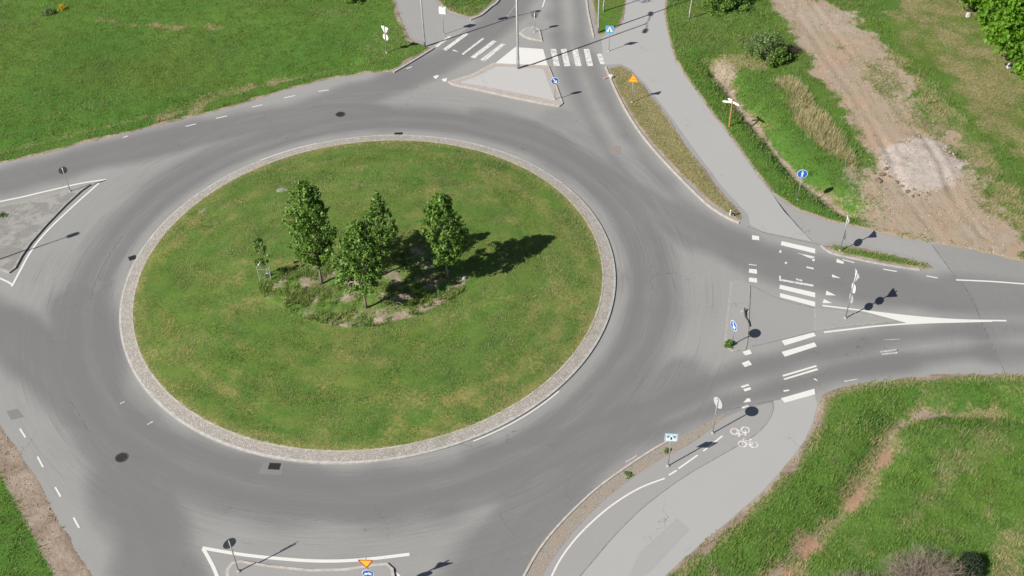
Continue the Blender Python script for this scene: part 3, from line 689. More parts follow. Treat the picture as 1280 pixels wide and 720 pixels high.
traffic_island([(560, 103), (592, 93), (616, 80), (686, 83), (696, 108), (704, 130), (699, 134), (680, 131), (640, 123), (600, 114), (566, 107)],
               [(575, 103), (598, 95), (621, 83), (679, 86), (687, 107), (694, 126), (660, 119), (620, 111)], .10)
traffic_island([(649, 42), (656, 36), (668, 34), (675, 38), (678, 52), (664, 50), (655, 47)], None, .10, M_island_old)
traffic_island([(114, 231.5), (110, 234), (101, 240.5), (82, 258), (58, 283), (39, 305), (28, 321), (20, 336), (12, 342), (0, 338), (-60, 318), (-200, 294), (-120, 286), (0, 259), (58, 246), (88, 238.5), (106, 233)], None, .12, grav_mat(), kerb=M_rim)
E_IS = [(913, 352), (925, 351), (938, 357), (937, 380), (936, 410), (934, 430), (932, 437), (916, 440), (908, 434), (906, 425), (908, 400), (911, 375)]
traffic_island(E_IS, None, .05, M_path2, rim=.1, kerb=M_rim)
traffic_island([(1018, 386), (1050, 390), (1090, 395), (1120, 402), (1095, 405), (1055, 409), (1018, 414)], None, .05, M_path2, rim=.1, kerb=M_rim)
traffic_island([(283, 724), (283, 713), (290, 704), (302, 702), (340, 708), (390, 713), (430, 712), (470, 706), (484, 705), (492, 712), (494, 724), (480, 800), (300, 800)], None, .12, M_path2, sm=0)

# ---------------------------------------------------------------- road paint
def paint(name='worn_road_paint', wear=.5):
    n = NT(name, .7, .3)
    a = n.noise(3.2, 5, .7, None, .6); b = n.noise(28, 3, .7)
    m = n.ramp(n.math('ADD', n.math('MULTIPLY', a, .7), n.math('MULTIPLY', b, .3)), wear, wear+.05, 0, .75)
    c = n.mix(m, (.62, .61, .59), (.29, .285, .275)); n.bump(b, .2, .004)
    return n.col(c)
M_paint = paint('road_paint', .60); M_worn = paint('worn_road_paint', .50); M_faint = paint('faint_road_paint', .42)
ZP = .0105
def quad(mb, pts, z=ZP):
    v = [at(*p) for p in pts]; mb.add([(q.x, q.y, z) for q in v], [tuple(range(len(v)))])
def markings(name, build, mat=M_paint):
    mb = MB(); build(mb); o = mb.build(name, mat); fix_normals_up(o); return tag(o, kind='structure')
# zebra, east exit lane
def zb(mb):
    quad(mb, [(977, 301.5), (1019, 311), (1019, 317), (976, 306.5)])
    quad(mb, [(975, 356), (1019, 366), (1019, 372), (974, 361)])
    quad(mb, [(975, 366.5), (1019, 377.5), (1019, 383.5), (975, 371.5)])
markings('zebra_crossing', zb)
def zb(mb):
    quad(mb, [(996, 316), (1018, 321), (1018, 324), (1013, 323)])
    quad(mb, [(1015, 323), (1019, 323), (1018, 327), (1015, 326)])
    quad(mb, [(974, 345), (976, 345), (976, 349), (1017, 356), (1017, 358.5), (974, 351)])
    quad(mb, [(1008, 333), (1017, 335), (1017, 337), (1008, 335)])
    quad(mb, [(974, 313), (977, 313), (977, 316), (974, 316)]); quad(mb, [(981, 327.5), (984, 327.5), (984, 330), (981, 330)])
    quad(mb, [(995, 348), (1003, 350), (1003, 352), (995, 350)])
markings('zebra_crossing', zb, M_worn)
def zb(mb):
    quad(mb, [(977, 426), (1017, 415.5), (1020, 420), (981, 432)])
    quad(mb, [(977, 440), (1018, 428), (1021, 433), (981, 446)])
    quad(mb, [(978, 469), (1020, 456.5), (1021, 458.5), (979, 471)])
    quad(mb, [(979, 473.5), (1021, 460.5), (1023, 462.5), (981, 475)])
    quad(mb, [(976, 498), (1018, 486), (1019, 493), (981, 503.5)])
    quad(mb, [(1017, 472.5), (1020, 474), (1023, 476.5), (1018, 475)]); quad(mb, [(979, 488), (986, 487), (987, 488.5), (980, 490)])
markings('zebra_crossing', zb)
# cycle crossing squares
def zb(mb):
    quad(mb, [(940, 294), (949, 295.5), (949, 300.5), (940, 299.5)])
    for y in (337, 348):
        quad(mb, [(936.5, y-1), (946, y), (946.5, y+5.5), (936, y+4)])
    quad(mb, [(928, 440), (937, 437), (940, 442), (932, 444.5)]); quad(mb, [(927, 454), (936, 450.5), (940, 456), (931, 459)])
    quad(mb, [(926, 483), (935, 480), (937, 482), (927, 485)]); quad(mb, [(929, 486.5), (938, 484), (939, 487), (931, 489.5)])
    quad(mb, [(934, 498), (937, 498), (939, 502), (929, 503.5)]); quad(mb, [(927, 509), (934, 506.5), (937, 508), (928, 511)])
    quad(mb, [(936, 330), (946, 331.5), (946, 332.3), (936, 331)])
markings('cycle_crossing', zb, paint('cycle_paint', .56))
# north zebra, right hand lane
def zb(mb):
    for x in (688, 701, 715, 729.5):
        quad(mb, [(x, 61.5), (x+7, 61), (x+12, 82.5), (x+4.5, 83)])
    quad(mb, [(746, 67.5), (752, 67), (756, 80), (750.5, 80.5)])
markings('zebra_crossing', zb, M_worn)
def zb(mb):
    quad(mb, [(543, 58), (561, 45), (565, 45.5), (547, 59)])
    quad(mb, [(553, 62), (581, 41.5), (586, 42.5), (558, 63.5)])
    quad(mb, [(588, 71.5), (616, 50.5), (621, 52), (593, 73.5)])
    quad(mb, [(600, 75), (627, 54.5), (632, 55.5), (606, 77)])
    quad(mb, [(577, 67.5), (603, 47.5), (605.5, 48.5), (579, 68.8)])
    quad(mb, [(566, 62), (572, 64), (572.5, 65.5), (566, 63.5)])
markings('zebra_crossing', zb, M_worn)
# white crossing plateau on the splitter island (painted, flush with it)
markings('painted_crossing', lambda mb: quad(mb, [(618, 80), (644, 59), (679, 61.5), (685, 83)], .012), paint('plateau_paint', .66))
def tri(mb, x, y, a=(0, 0), b=(9, 2.5), c=(0, 6)): quad(mb, [(x+a[0], y+a[1]), (x+b[0], y+b[1]), (x+c[0], y+c[1])])
def zb(mb):
    quad(mb, [(1046, 323.5), (1055, 327.5), (1054, 330), (1045.5, 328)])
    quad(mb, [(1040, 343), (1051, 348), (1040, 346.5)]); quad(mb, [(1033, 363.5), (1045, 369.5), (1032, 369)]); quad(mb, [(1030, 374), (1040, 379), (1028, 379)])
    quad(mb, [(541, 96), (546, 94), (549, 94.5), (545, 99)]); quad(mb, [(552, 99), (559, 97.5), (558, 102), (554, 102)])
markings('give_way_triangles', zb)
def zb(mb):
    strip(mb, [(1028, 382), (1060, 386), (1100, 391), (1150, 396.5), (1200, 400), (1258, 401)], .14, ZP)
    strip(mb, [(1030, 415.5), (1060, 412), (1100, 407.5), (1150, 404), (1200, 402.5), (1240, 401.5)], .14, ZP+.004)
    strip(mb, [(1195, 350), (1240, 352), (1280, 355), (1400, 364), (1700, 400)], .13, ZP)
    strip(mb, [(1053, 324.5), (1068, 328.5)], .09, ZP, 1); strip(mb, [(1104, 336.5), (1121, 339.5)], .10, ZP, 1); strip(mb, [(1158, 345), (1172, 347.5)], .10, ZP, 1)
    for a, b in (((154, 172), (160, 170)), ((232, 158), (245, 155)), ((355, 122.5), (369, 119.5)), ((398, 114.5), (411, 112.5)), ((508, 86), (515, 83.5)), ((270, 148), (284, 145)), ((315, 134), (328, 131))):
        strip(mb, [a, b], .11, ZP, 1)
    for a, b in (((25, 536), (32, 547)), ((47, 571), (54, 584)), ((69, 609), (76, 621)), ((92, 647), (99, 660))):
        strip(mb, [a, b], .10, ZP, 1)
    strip(mb, [(681, 0), (678, 9)], .12, ZP, 1); strip(mb, [(690, -40), (686, -20)], .12, ZP, 1)
    strip(mb, [(-200, 290), (0, 252), (50, 241), (100, 229.5), (133, 224.5)], .17, ZP)
    strip(mb, [(124, 229), (88, 261), (58, 290), (39, 314), (25, 339), (15, 358)], .16, ZP+.004)
    strip(mb, [(15.5, 358), (0, 348), (-120, 300)], .14, ZP)
    strip(mb, [(254, 686), (262, 700), (272, 722), (300, 800)], .19, ZP)
    strip(mb, [(253, 685), (300, 693), (350, 698.5), (400, 701.5), (450, 700), (512, 693)], .20, ZP+.004)
    strip(mb, [(688, 724), (700, 700), (720, 673), (745, 648), (770, 628), (800, 610), (831, 598)], .10, ZP)
    strip(mb, [(836, 594), (846, 588)], .10, ZP, 1); strip(mb, [(848, 586), (872, 569)], .10, ZP, 1); strip(mb, [(879, 564), (903, 545)], .10, ZP, 1)
    strip(mb, [(494, 716), (500, 722), (510, 735)], .16, ZP)
    for a0, a1 in ((math.radians(109), math.radians(125)), (math.radians(-65), math.radians(-43))):
        L = [Vector((CX+(RO+.13)*math.cos(a0+(a1-a0)*k/30), CY+(RO+.13)*math.sin(a0+(a1-a0)*k/30))) for k in range(31)]
        strip(mb, None, .08, ZP, world=L)
    quad(mb, [(1075, 388), (1140, 396), (1215, 401.2), (1140, 405.5)], ZP-.004)
markings('road_line', zb)
def zb(mb):   # faint edge lines
    strip(mb, [(782, 578), (796, 569.5)], .09, ZP, 1); strip(mb, [(1055, 477), (1072, 474)], .09, ZP, 1)
    strip(mb, [(1100, 440), (1122, 437), (1121, 441), (1102, 443)], .14, ZP, 1)
    strip(mb, [(630, 25), (646, 5)], .05, ZP, 1); strip(mb, [(150, 505), (156, 502)], .12, ZP, 1); strip(mb, [(184, 531), (191, 527)], .12, ZP, 1)
    strip(mb, [(1105, 425), (1125, 424)], .05, ZP, 1)
markings('road_line', zb, M_faint)
# two painted bicycles on the path
def bicycle(c, rot, s, flip=1):
    mb = MB(); c = Vector(at(*c)[:2]); R = Matrix.Rotation(rot, 2)
    def T(x, y): q = c+R@Vector((x*s, y*s*flip)); return q
    for wx in (-.52, .52):
        strip(mb, None, .14*s, ZP+(.001 if wx > 0 else 0), world=[T(wx+.36*math.cos(k*PI/12), .36*math.sin(k*PI/12)) for k in range(24)], close=True)
    for i, l in enumerate([[(-.52, 0), (-.05, 0), (.38, .45), (-.22, .45), (-.52, 0)], [(-.05, 0), (-.3, .62)], [(.52, 0), (.36, .62), (.2, .7)], [(-.42, .62), (-.15, .62)]]):
        strip(mb, None, .13*s, ZP+.003+.002*i, world=[T(*p) for p in l])
    return tag(mb.build('bicycle_symbol', M_worn), kind='structure')
bicycle((925, 538.5), .15, .62, -1)
bicycle((935, 555.5), PI-.1, .62, -1)

# ---------------------------------------------------------------- materials for objects
M_galv = plain('galvanised_steel', (.42, .43, .43), .45, .5, .55, .12, 6)
M_back = plain('sign_back_grey', (.50, .51, .51), .5, .4, .2, .08, 5)
M_backshade = plain('sign_back_shaded', (.16, .17, .19), .55, .4, .1, .1, 5)  # grey back in grazing light, its shade put into the colour
M_white = plain('sign_white', (.80, .80, .79), .4, .4, 0, .04, 5)
M_blue = plain('sign_blue', (.015, .13, .52), .4, .4, 0, .06, 5)
M_lblue = plain('sign_pale_blue', (.10, .38, .68), .4, .4, 0, .06, 5)
M_cyan = plain('sign_teal', (.03, .36, .38), .4, .4, 0, .06, 5)
M_yellow = plain('sign_yellow', (.88, .58, .02), .4, .4, 0, .05, 5)
M_orange = plain('sign_orange', (.80, .19, .015), .4, .4, 0, .05, 5)
M_red = plain('sign_red', (.52, .03, .02), .4, .4, 0, .05, 5)
M_black = plain('sign_black', (.02, .02, .022), .5, .3, 0, .1, 5)
M_iron = plain('cast_iron', (.055, .052, .05), .6, .4, .5, .3, 12)
M_pine = plain('yellow_stained_wood', (.36, .21, .07), .75, .2, 0, .25, 14)
M_darkp = plain('dark_tube_grey', (.10, .10, .10), .55, .4, .2, .15, 9)
M_rock = plain('pale_rock', (.50, .48, .45), .9, .2, 0, .25, 8)
M_conc_o = plain('weathered_concrete', (.36, .355, .33), .9, .2, 0, .2, 7)
M_clod = plain('soil_clod', (.17, .125, .09), .95, .1, 0, .35, 6)

def circle(r, n=36, cx=0, cz=0, sx=1): return [(cx+r*sx*math.cos(2*PI*k/n), cz+r*math.sin(2*PI*k/n)) for k in range(n)]
def rrect(w_, h_, cz=0, r=.05, cx=0):
    out = []
    for (sx, sz, a0) in ((1, 1, 0), (-1, 1, 90), (-1, -1, 180), (1, -1, 270)):
        for k in range(5):
            a = math.radians(a0+k*22.5); out.append((cx+sx*(w_/2-r)+r*math.cos(a), cz+sz*(h_/2-r)+r*math.sin(a)))
    return out
def rtri(s, up=True, cz=0, r=.05):
    R = s/math.sqrt(3); out = []
    for i in range(3):
        a0 = math.radians((90 if up else -90)+120*i); cxx, czz = (R-2*r)*math.cos(a0), (R-2*r)*math.sin(a0)
        for k in range(-2, 3):
            a = a0+math.radians(30*k); out.append((cxx+r*math.cos(a), cz+czz+r*math.sin(a)))
    return out
def shift(poly, dz, dx=0): return [(x+dx, z+dz) for x, z in poly]
def rot2(poly, a): return [(x*math.cos(a)-z*math.sin(a), x*math.sin(a)+z*math.cos(a)) for x, z in poly]
ARROW = [(-.045, .26), (.045, .26), (.045, -.08), (.13, -.02), (.17, -.09), (0, -.25), (-.17, -.09), (-.13, -.02), (-.045, -.08)]
def plate(root, z, outline, layers, y=-.055, back=None, name='sign_plate', thick=.02):
    """layers: list of (polygon, material); polygons are relative to the plate's centre"""
    mats = [back or M_back]; mb = MB()
    o = shift(outline, z); mb.prism(o, y-thick, y, 0, 0, 0)
    for i, (poly, m) in enumerate(layers):
        if m not in mats: mats.append(m)
        yy = y-thick-.003*(i+1); k = mats.index(m)
        mb.prism(shift(poly, z), yy, yy+.0025, k, k, k)
    return mb.build(name, mats, root)
def clamp(root, z):
    mb = MB(); mb.box((0, -.02, z), (.10, .09, .04)); return mb.build('bracket', M_galv, root)
def post(root, h, r=.036, foot=True, mat=None):
    mb = MB(); mb.tube([(0, 0, -.25), (0, 0, h)], [r, r], 12); mb.tube([(0, 0, h), (0, 0, h+.02)], [r*1.15, r*.8], 12)
    o = mb.build('pole', mat or M_galv, root, True)
    if foot:
        mb = MB(); mb.tube([(0, 0, -.1), (0, 0, .06), (0, 0, .10)], [.11, .10, .05], 12); mb.build('foot', M_conc_o, root)
    return o
def sign_root(name, px, normal, label, cat='sign', group=None, z=None):
    p = at(*px)
    if z is None: z = max(float(ground_z(p.x, p.y)), 0)
    return empty(name, (p.x, p.y, z), math.radians(normal+90), label, cat, group)
def blue_disc(r, sym):
    L = [(circle(r-.012), M_white), (circle(r-.04), M_blue)]
    return L+[(s_, M_white) for s_ in sym]
def person_sym(s=1, dx=0, dz=0):
    return [shift([(x*s, z*s) for x, z in circle(.055, 12, 0, .23)], dz, dx),
            shift([(x*s, z*s) for x, z in [(-.07, .16), (.07, .16), (.10, -.02), (.045, -.02), (.07, -.28), (.02, -.28), (0, -.08), (-.03, -.28), (-.09, -.28), (-.05, -.02), (-.10, .0)]], dz, dx)]
GS = 'road signs round the roundabout'

# keep right, north splitter
t = sign_root('keep_right_sign', (693.5, 125.5), 268, 'round blue arrow sign at the tip of the pale triangular splitter island', group=GS, z=.11)
h = height((693.5, 125.5), (695.5, 102)); post(t, h+.15); plate(t, h, circle(.34), blue_disc(.34, [rot2(ARROW, math.radians(35))])); clamp(t, h)
# blue cycle route disc
t = sign_root('cycle_path_sign', (996.7, 250), 262, 'round blue cycle path sign on a thin post in the grassy verge below the ditch', group=GS)
h = height((996.7, 250), (1003.7, 217)); post(t, h+.2, .032); plate(t, h, circle(.38), blue_disc(.38, person_sym(.9, 0, 0))); clamp(t, h)
# crossing sign
t = sign_root('pedestrian_crossing_sign', (761, 64), 262, 'square blue pedestrian crossing sign with white triangle beside the north zebra', group=GS)
h = height((761, 64), (760.3, 36.5)); post(t, h+.3, .03)
plate(t, h, rrect(.70, .70), [(rrect(.66, .66), M_lblue), (rtri(.56, True, -.03, .02), M_white)]+[(q, M_black) for q in person_sym(.55, 0, -.08)]); clamp(t, h)
# warning sign
t = sign_root('warning_sign', (790, 128), 262, 'orange and yellow triangular warning sign on the dry grass strip between road and cycle path', group=GS)
h = height((790, 128), (791.3, 99)); post(t, h+.3, .035)
plate(t, h, rtri(.92, True), [(rtri(.89, True), M_orange), (rtri(.64, True, 0, .03), M_yellow), ([(-.16, -.10), (0, .02), (.16, -.10), (.16, -.04), (0, .13), (-.16, -.04)], M_orange)]); clamp(t, h)
# back of keep left, small top island
t = sign_root('keep_right_sign', (668.5, 41.5), 84, 'grey backed round sign on the small stone island above the painted crossing', group=GS, z=.1)
h = height((668.5, 41.5), (669, 20)); post(t, h+.2, .034); plate(t, h, circle(.33), blue_disc(.33, [rot2(ARROW, .6)]), back=M_backshade); clamp(t, h)
# two white backed square plates by the north west cycle path
t = sign_root('pedestrian_crossing_sign', (555, 43), 76, 'pale square sign seen from behind at the mouth of the north west cycle path', group=GS)
h = height((555, 43), (554.5, 13)); post(t, h+.35, .03)
plate(t, h, rrect(.66, .66), [(rrect(.62, .62), M_lblue), (rtri(.5, True, -.03, .02), M_white)], back=M_white); plate(t, h-.02, rrect(.62, .62), [(rrect(.58, .58), M_lblue)], y=.075, back=M_white); clamp(t, h)
# give way seen from behind
t = sign_root('give_way_sign', (483.6, 67), 52, 'pale backed give way triangle above a round plate at the edge of the big field', group=GS)
h1 = height((483.6, 67), (481, 38)); h2 = height((483.6, 67), (482, 47)); post(t, h1+.4, .04)
plate(t, h1, rtri(.9, False), [(rtri(.86, False), M_red), (rtri(.6, False, 0, .03), M_yellow)], back=M_white); plate(t, h2-.05, circle(.31), blue_disc(.31, []), back=M_white); clamp(t, h1); clamp(t, h2)
# west splitter
t = sign_root('keep_right_sign', (88.5, 240.5), 118, 'round grey backed sign near the pointed end of the left splitter island', group=GS, z=.12)
h = height((88.5, 240.5), (82, 215)); post(t, h+.3, .03); plate(t, h, circle(.32), blue_disc(.32, [rot2(ARROW, .6)]), back=M_backshade); clamp(t, h)
# south splitter, disc with the shade on its back put into the colour
t = sign_root('keep_right_sign', (299, 716), 124, 'round sign with shade coloured into its back on the left end of the bottom splitter island', group=GS, z=.12)
h = height((299, 716), (291.5, 682)); post(t, h+.28, .035); plate(t, h, circle(.36), blue_disc(.36, [rot2(ARROW, .6)]), back=M_backshade); clamp(t, h)
# yellow give way with small blue plate, bottom
t = sign_root('give_way_sign', (467, 752), 266, 'yellow give way triangle with red border over a small blue disc at the bottom edge', group=GS, z=.12)
h1 = height((467, 752), (461, 703.5)); h2 = height((467, 752), (463, 717)); post(t, h1+.35, .036)
plate(t, h1, rtri(.84, False), [(rtri(.82, False), M_red), (rtri(.60, False, 0, .03), M_yellow)]); plate(t, h2, circle(.31), blue_disc(.31, [circle(.09, 14, -.1, -.03), circle(.09, 14, .1, -.03), [(-.08, .02), (.06, .12), (.12, .12), (-.02, -.02)]])); clamp(t, h1); clamp(t, h2)
# keep left blue at the east island
t = sign_root('keep_right_sign', (914.7, 432), 203, 'round blue sign with white arrow above a weed tuft on the narrow east island', group=GS, z=.05)
h = height((914.7, 432), (915.5, 407.5)); post(t, h+.25, .034)
plate(t, h, circle(.37), blue_disc(.37, [rot2(ARROW, math.radians(38))])); clamp(t, h)
# back of round sign, south east path
t = sign_root('no_entry_for_bikes_sign', (890.9, 541.5), 30, 'light grey back of a round sign beside the painted bicycles', group=GS, z=.0)
h = height((890.9, 541.5), (895.6, 504)); post(t, h+.3, .034); plate(t, h, circle(.37), [(circle(.36), M_yellow)], back=M_back); clamp(t, h)
# white crossing board
t = sign_root('crossing_sign', (835, 582.5), 264, 'white and teal rectangular sign on the dusty strip next to the curved white line', group=GS, z=.0)
h = height((835, 582.5), (838.5, 546)); post(t, h+.25, .034)
plate(t, h, rrect(.72, .62), [(rrect(.69, .59), M_lblue), (rrect(.61, .51), M_white), ([(-.26, .19), (-.04, .19), (-.16, -.02), (-.24, -.02)], M_cyan), ([(.26, .19), (.04, .19), (.16, -.02), (.24, -.02)], M_cyan), ([(-.035, .08), (.035, .08), (.05, -.14), (-.05, -.14)], M_black)], back=M_white); clamp(t, h)
# triple sign, east splitter
t = sign_root('give_way_sign', (1056.5, 398.5), 3, 'tall post with a triangle and two discs seen almost edge on, beside the east hatching', group=GS, z=.05)
b = (1056.5, 398.5); h1 = height(b, (1065.5, 345.5)); h2 = height(b, (1063.8, 361)); h3 = height(b, (1062, 372)); post(t, h1+.45, .038)
plate(t, h1, rtri(.92, False), [(rtri(.88, False), M_red), (rtri(.6, False, 0, .03), M_yellow)], back=M_back); plate(t, h2, circle(.33), blue_disc(.33, []), back=M_white); plate(t, h3-.12, circle(.32), blue_disc(.32, []), back=M_back)
for q in (h1, h2, h3): clamp(t, q)
# sign in the grass lens
t = sign_root('speed_limit_sign', (1050, 314), 356, 'edge on disc and plate on a post in the narrow eastern grass strip', group=GS)
b = (1050, 314); h1 = height(b, (1057, 275)); h2 = height(b, (1053.5, 294)); post(t, h1+.3, .036)
plate(t, h1-.05, rtri(.85, False), [(rtri(.8, False), M_red), (rtri(.56, False, 0, .03), M_yellow)], back=M_back); plate(t, h2, circle(.36), [(circle(.34), M_red), (circle(.26), M_yellow)], back=M_backshade); clamp(t, h1); clamp(t, h2)

# wooden fingerpost
p = at(911.5, 158.5); gz = float(ground_z(p.x, p.y))
t = empty('fingerpost', (p.x, p.y, gz), 0, 'yellow brown wooden fingerpost with two white arms in the ditch slope', 'signpost')
h = height((911.5, 158.5), (913.5, 128), gz)
mb = MB(); mb.tube([(0, 0, -.3), (.01, 0, h+.25)], [.085, .07], 8); mb.tube([(.01, 0, h+.25), (.01, 0, h+.30)], [.07, .02], 8); mb.build('pole', M_pine, t)
for ang_, L_, zz in ((165, .80, h-.02), (-52, .72, h+.02), (128, .50, h+.10)):
    d = Vector((math.cos(math.radians(ang_)), math.sin(math.radians(ang_)), 0)); nn = Vector((-d.y, d.x, 0))
    mb = MB(); pr = [(0.05, -.09), (L_-.12, -.09), (L_, 0), (L_-.12, .09), (0.05, .09)]
    for s_ in (-1, 1): pass
    v = [d*a+nn*.015+Vector((0, 0, zz+b_)) for a, b_ in pr]+[d*a-nn*.015+Vector((0, 0, zz+b_)) for a, b_ in pr]
    n = 5; mb.add(v, [(0, 1, 2, 3, 4), (9, 8, 7, 6, 5)]+[(i, 5+i, 5+(i+1) % 5, (i+1) % 5) for i in range(5)])
    mb.build('arrow_board', M_white, t)

# ---------------------------------------------------------------- lamp posts
def lamp_post(px, hh, arms, label, rz=0, z=0.0, r=.085, loc=None):
    p = loc if loc is not None else at(*px)
    t = empty('street_lamp', (p.x, p.y, z), rz, label, 'street lamp', 'tall street lamps round the junction')
    mb = MB(); mb.tube([(0, 0, -.4), (0, 0, 1.15), (0, 0, 1.2), (0, 0, hh)], [r*1.25, r*1.25, r, r*.55], 14); mb.build('pole', M_galv, t, True)
    mb = MB(); mb.box((0, -r*1.27, .75), (.09, .02, .40)); mb.build('service_door', M_back, t)
    for a in arms:
        a = math.radians(a); d = Vector((math.cos(a), math.sin(a), 0))
        mb = MB(); mb.tube([Vector((0, 0, hh-.15)), d*.5+Vector((0, 0, hh+.12)), d*1.3+Vector((0, 0, hh+.22))], [.045, .04, .035], 8); ar = mb.build('arm', M_galv, t, True)
        mb = MB(); sd_ = Vector((-d.y, d.x, 0)); c = d*1.65+Vector((0, 0, hh+.22))
        ol = [(-.4, -.12), (-.3, -.19), (.25, -.19), (.4, -.1), (.4, .1), (.25, .19), (-.3, .19), (-.4, .12)]
        v = [c+d*x+sd_*y+Vector((0, 0, .06)) for x, y in ol]+[c+d*x*1.05+sd_*y*1.05+Vector((0, 0, -.04)) for x, y in ol]
        mb.add(v, [tuple(range(8)), tuple(range(15, 7, -1))]+[(i, 8+i, 8+(i+1) % 8, (i+1) % 8) for i in range(8)])
        mb.build('lamp_head', M_back, t)
    return t
lamp_post((531, 58.5), 8.6, (200, 20), 'slim steel lamp post standing at the grass corner beside the north west zebra')
lamp_post((647.6, 87), 12.2, (250, 80), 'tall steel lamp post rising from the pale triangular splitter island', z=.10, r=.105)
lamp_post((747.5, 41), 9.6, (185, 5), 'pale steel lamp post on the brown and green strip by the north zebra')
# its shadow falls over the left splitter; the post itself stands left of the picture
tip = at(58, 305); Lh = 8.6; ln = Lh/math.tan(SUN_EL)
lamp_post(None, Lh, (30,), 'lamp post left of the picture whose shadow crosses the left splitter island', loc=Vector((tip.x-math.cos(SUN_AZ)*ln, tip.y-math.sin(SUN_AZ)*ln, 0)), z=.0)

# ---------------------------------------------------------------- covers, small things
def round_cover(px, r, label):
    p = at(*px); t = empty('manhole_cover', (p.x, p.y, .0), 0, label, 'manhole cover', 'iron covers in the asphalt')
    mb = MB(); n = 28
    for (r0, r1, z0) in ((r, r*.86, .012),):
        v = [(r*math.cos(2*PI*k/n), r*math.sin(2*PI*k/n), .004) for k in range(n)]+[(r*.97*math.cos(2*PI*k/n), r*.97*math.sin(2*PI*k/n), .014) for k in range(n)]+[(r*.82*math.cos(2*PI*k/n), r*.82*math.sin(2*PI*k/n), .014) for k in range(n)]
        mb.add(v, [(j*n+k, j*n+(k+1) % n, (j+1)*n+(k+1) % n, (j+1)*n+k) for j in range(2) for k in range(n)])
    mb.build('frame', plain('worn_iron', (.11, .105, .10), .6, .4, .3, .2, 9), t)
    mb = MB(); mb.tube([(0, 0, .002), (0, 0, .010)], [r*.81, r*.81], n)
    for i in range(-3, 4):
        for j in range(-3, 4):
            if i*i+j*j < 10: mb.box((i*r*.21, j*r*.21, .013), (r*.11, r*.11, .008))
    mb.build('lid', M_iron, t)
def drain(px, a, b, rz, label):
    p = at(*px); t = empty('drain_grate', (p.x, p.y, 0), rz, label, 'drain grate', 'iron covers in the asphalt')
    mb = MB()
    for s_ in (-1, 1): mb.box((s_*a/2, 0, .012), (.05, b+.05, .018)); mb.box((0, s_*b/2, .013), (a-.05, .05, .018))
    mb.build('frame', M_iron, t)
    mb = MB(); mb.box((0, 0, .006), (a-.05, b-.05, .004)); 
    for k in range(7): mb.box((-a/2+.08+k*(a-.16)/6, 0, .016), (.03, b-.06, .012))
    mb.build('grate', M_iron, t)
round_cover((152, 572), .40, 'round iron manhole cover in the dark lane at lower left')
round_cover((425.5, 143), .42, 'round iron manhole cover in the lane above the central island')
drain((498, 167.5), .60, .36, .05, 'small drain grate against the kerb at the top of the central island')
drain((343, 583), .62, .42, -.1, 'drain grate in a dark patch below the central island')
drain((165.5, 322.5), .46, .42, .5, 'drain grate against the kerb at the left of the central island')

def rough_stone(name, p, s, label, mat, group=None, seed=0, parent=None, cat='stone'):
    rs = random.Random(seed); mb = MB(); n, m = 9, 6
    v = []
    for j in range(m+1):
        ph = PI*j/m
        for k in range(n):
            th = 2*PI*k/n; q = 1+rs.uniform(-.18, .18)
            v.append((s[0]*q*math.sin(ph)*math.cos(th), s[1]*q*math.sin(ph)*math.sin(th), s[2]*(.35+q*math.cos(ph))))
    mb.add(v, [(j*n+k, (j+1)*n+k, (j+1)*n+(k+1) % n, j*n+(k+1) % n) for j in range(m) for k in range(n)])
    o = mb.build(name, mat, None); o.location = p; o.rotation_euler = (0, 0, rs.uniform(0, 6)); return tag(o, label, cat, group)
q = at_isl(580, 349); rough_stone('pale_stone', q, (.18, .14, .16), 'small white stone at the right end of the planting bed', M_rock, seed=1)
q = at_isl(352, 238)
mb = MB(); mb.slab([(.40*math.cos(k*PI/10), .30*math.sin(k*PI/10)) for k in range(20)], -.05, .02); o = mb.build('well_cover', plain('mossy_concrete', (.24, .25, .19), .95, .1, 0, .35, 5)); fix_normals_up(o); o.location = q; tag(o, 'grey oval concrete well cover set in the upper lawn of the central island', 'well cover')
# short white marker post; its shadow is built as a second, black post
for (px, m, lb) in (((912.5, 269), M_white, 'short white marker post at the tip of the dry grass strip'), ((918, 270), M_black, 'short black stub standing for the shadow of the white marker post at the tip of the dry grass strip')):
    p = at(*px); t = empty('marker_post_and_shadow', (p.x, p.y, .02), 0, lb, 'marker post')
    mb = MB(); mb.tube([(0, 0, -.1), (0, 0, .42), (0, 0, .46)], [.05, .045, .02], 10); mb.build('post', m, t)
    mb = MB(); mb.tube([(0, 0, .30), (0, 0, .36)], [.056, .056], 10); mb.build('reflector_band', M_conc_o, t)
# pale block with a dark bent tube on the narrow island
p = at(929, 391); t = empty('bent_dark_tube', (p.x, p.y, .06), 0, 'dark bent tube with a pale block lying on the narrow east island', 'marker post')
mb = MB(); mb.box((0, 0, .06), (.26, .22, .12)); mb.build('base', M_conc_o, t)
def rel(x, y, z): q = at(x, y)-p; return (q.x, q.y, z)
mb = MB(); mb.tube([rel(930.5, 389, .22), rel(930, 392, .16), rel(931.5, 398, .07), rel(935, 403, .06), rel(936.5, 409, .05)], [.05, .05, .045, .045, .04], 8); mb.build('stem', M_darkp, t, True)
# pale marker on the median corner
p = at(764, 97); t = empty('kerb_marker', (p.x, p.y, .02), .5, 'small pale marker block lying on the dry grass near the orange warning sign', 'marker')
mb = MB(); mb.box((0, 0, .11), (.24, .42, .22)); mb.build('block', M_rock, t); mb = MB(); mb.box((-.42, .12, .05), (.5, .12, .08)); mb.build('stub', plain('faded_plastic', (.55, .33, .25), .6), t)

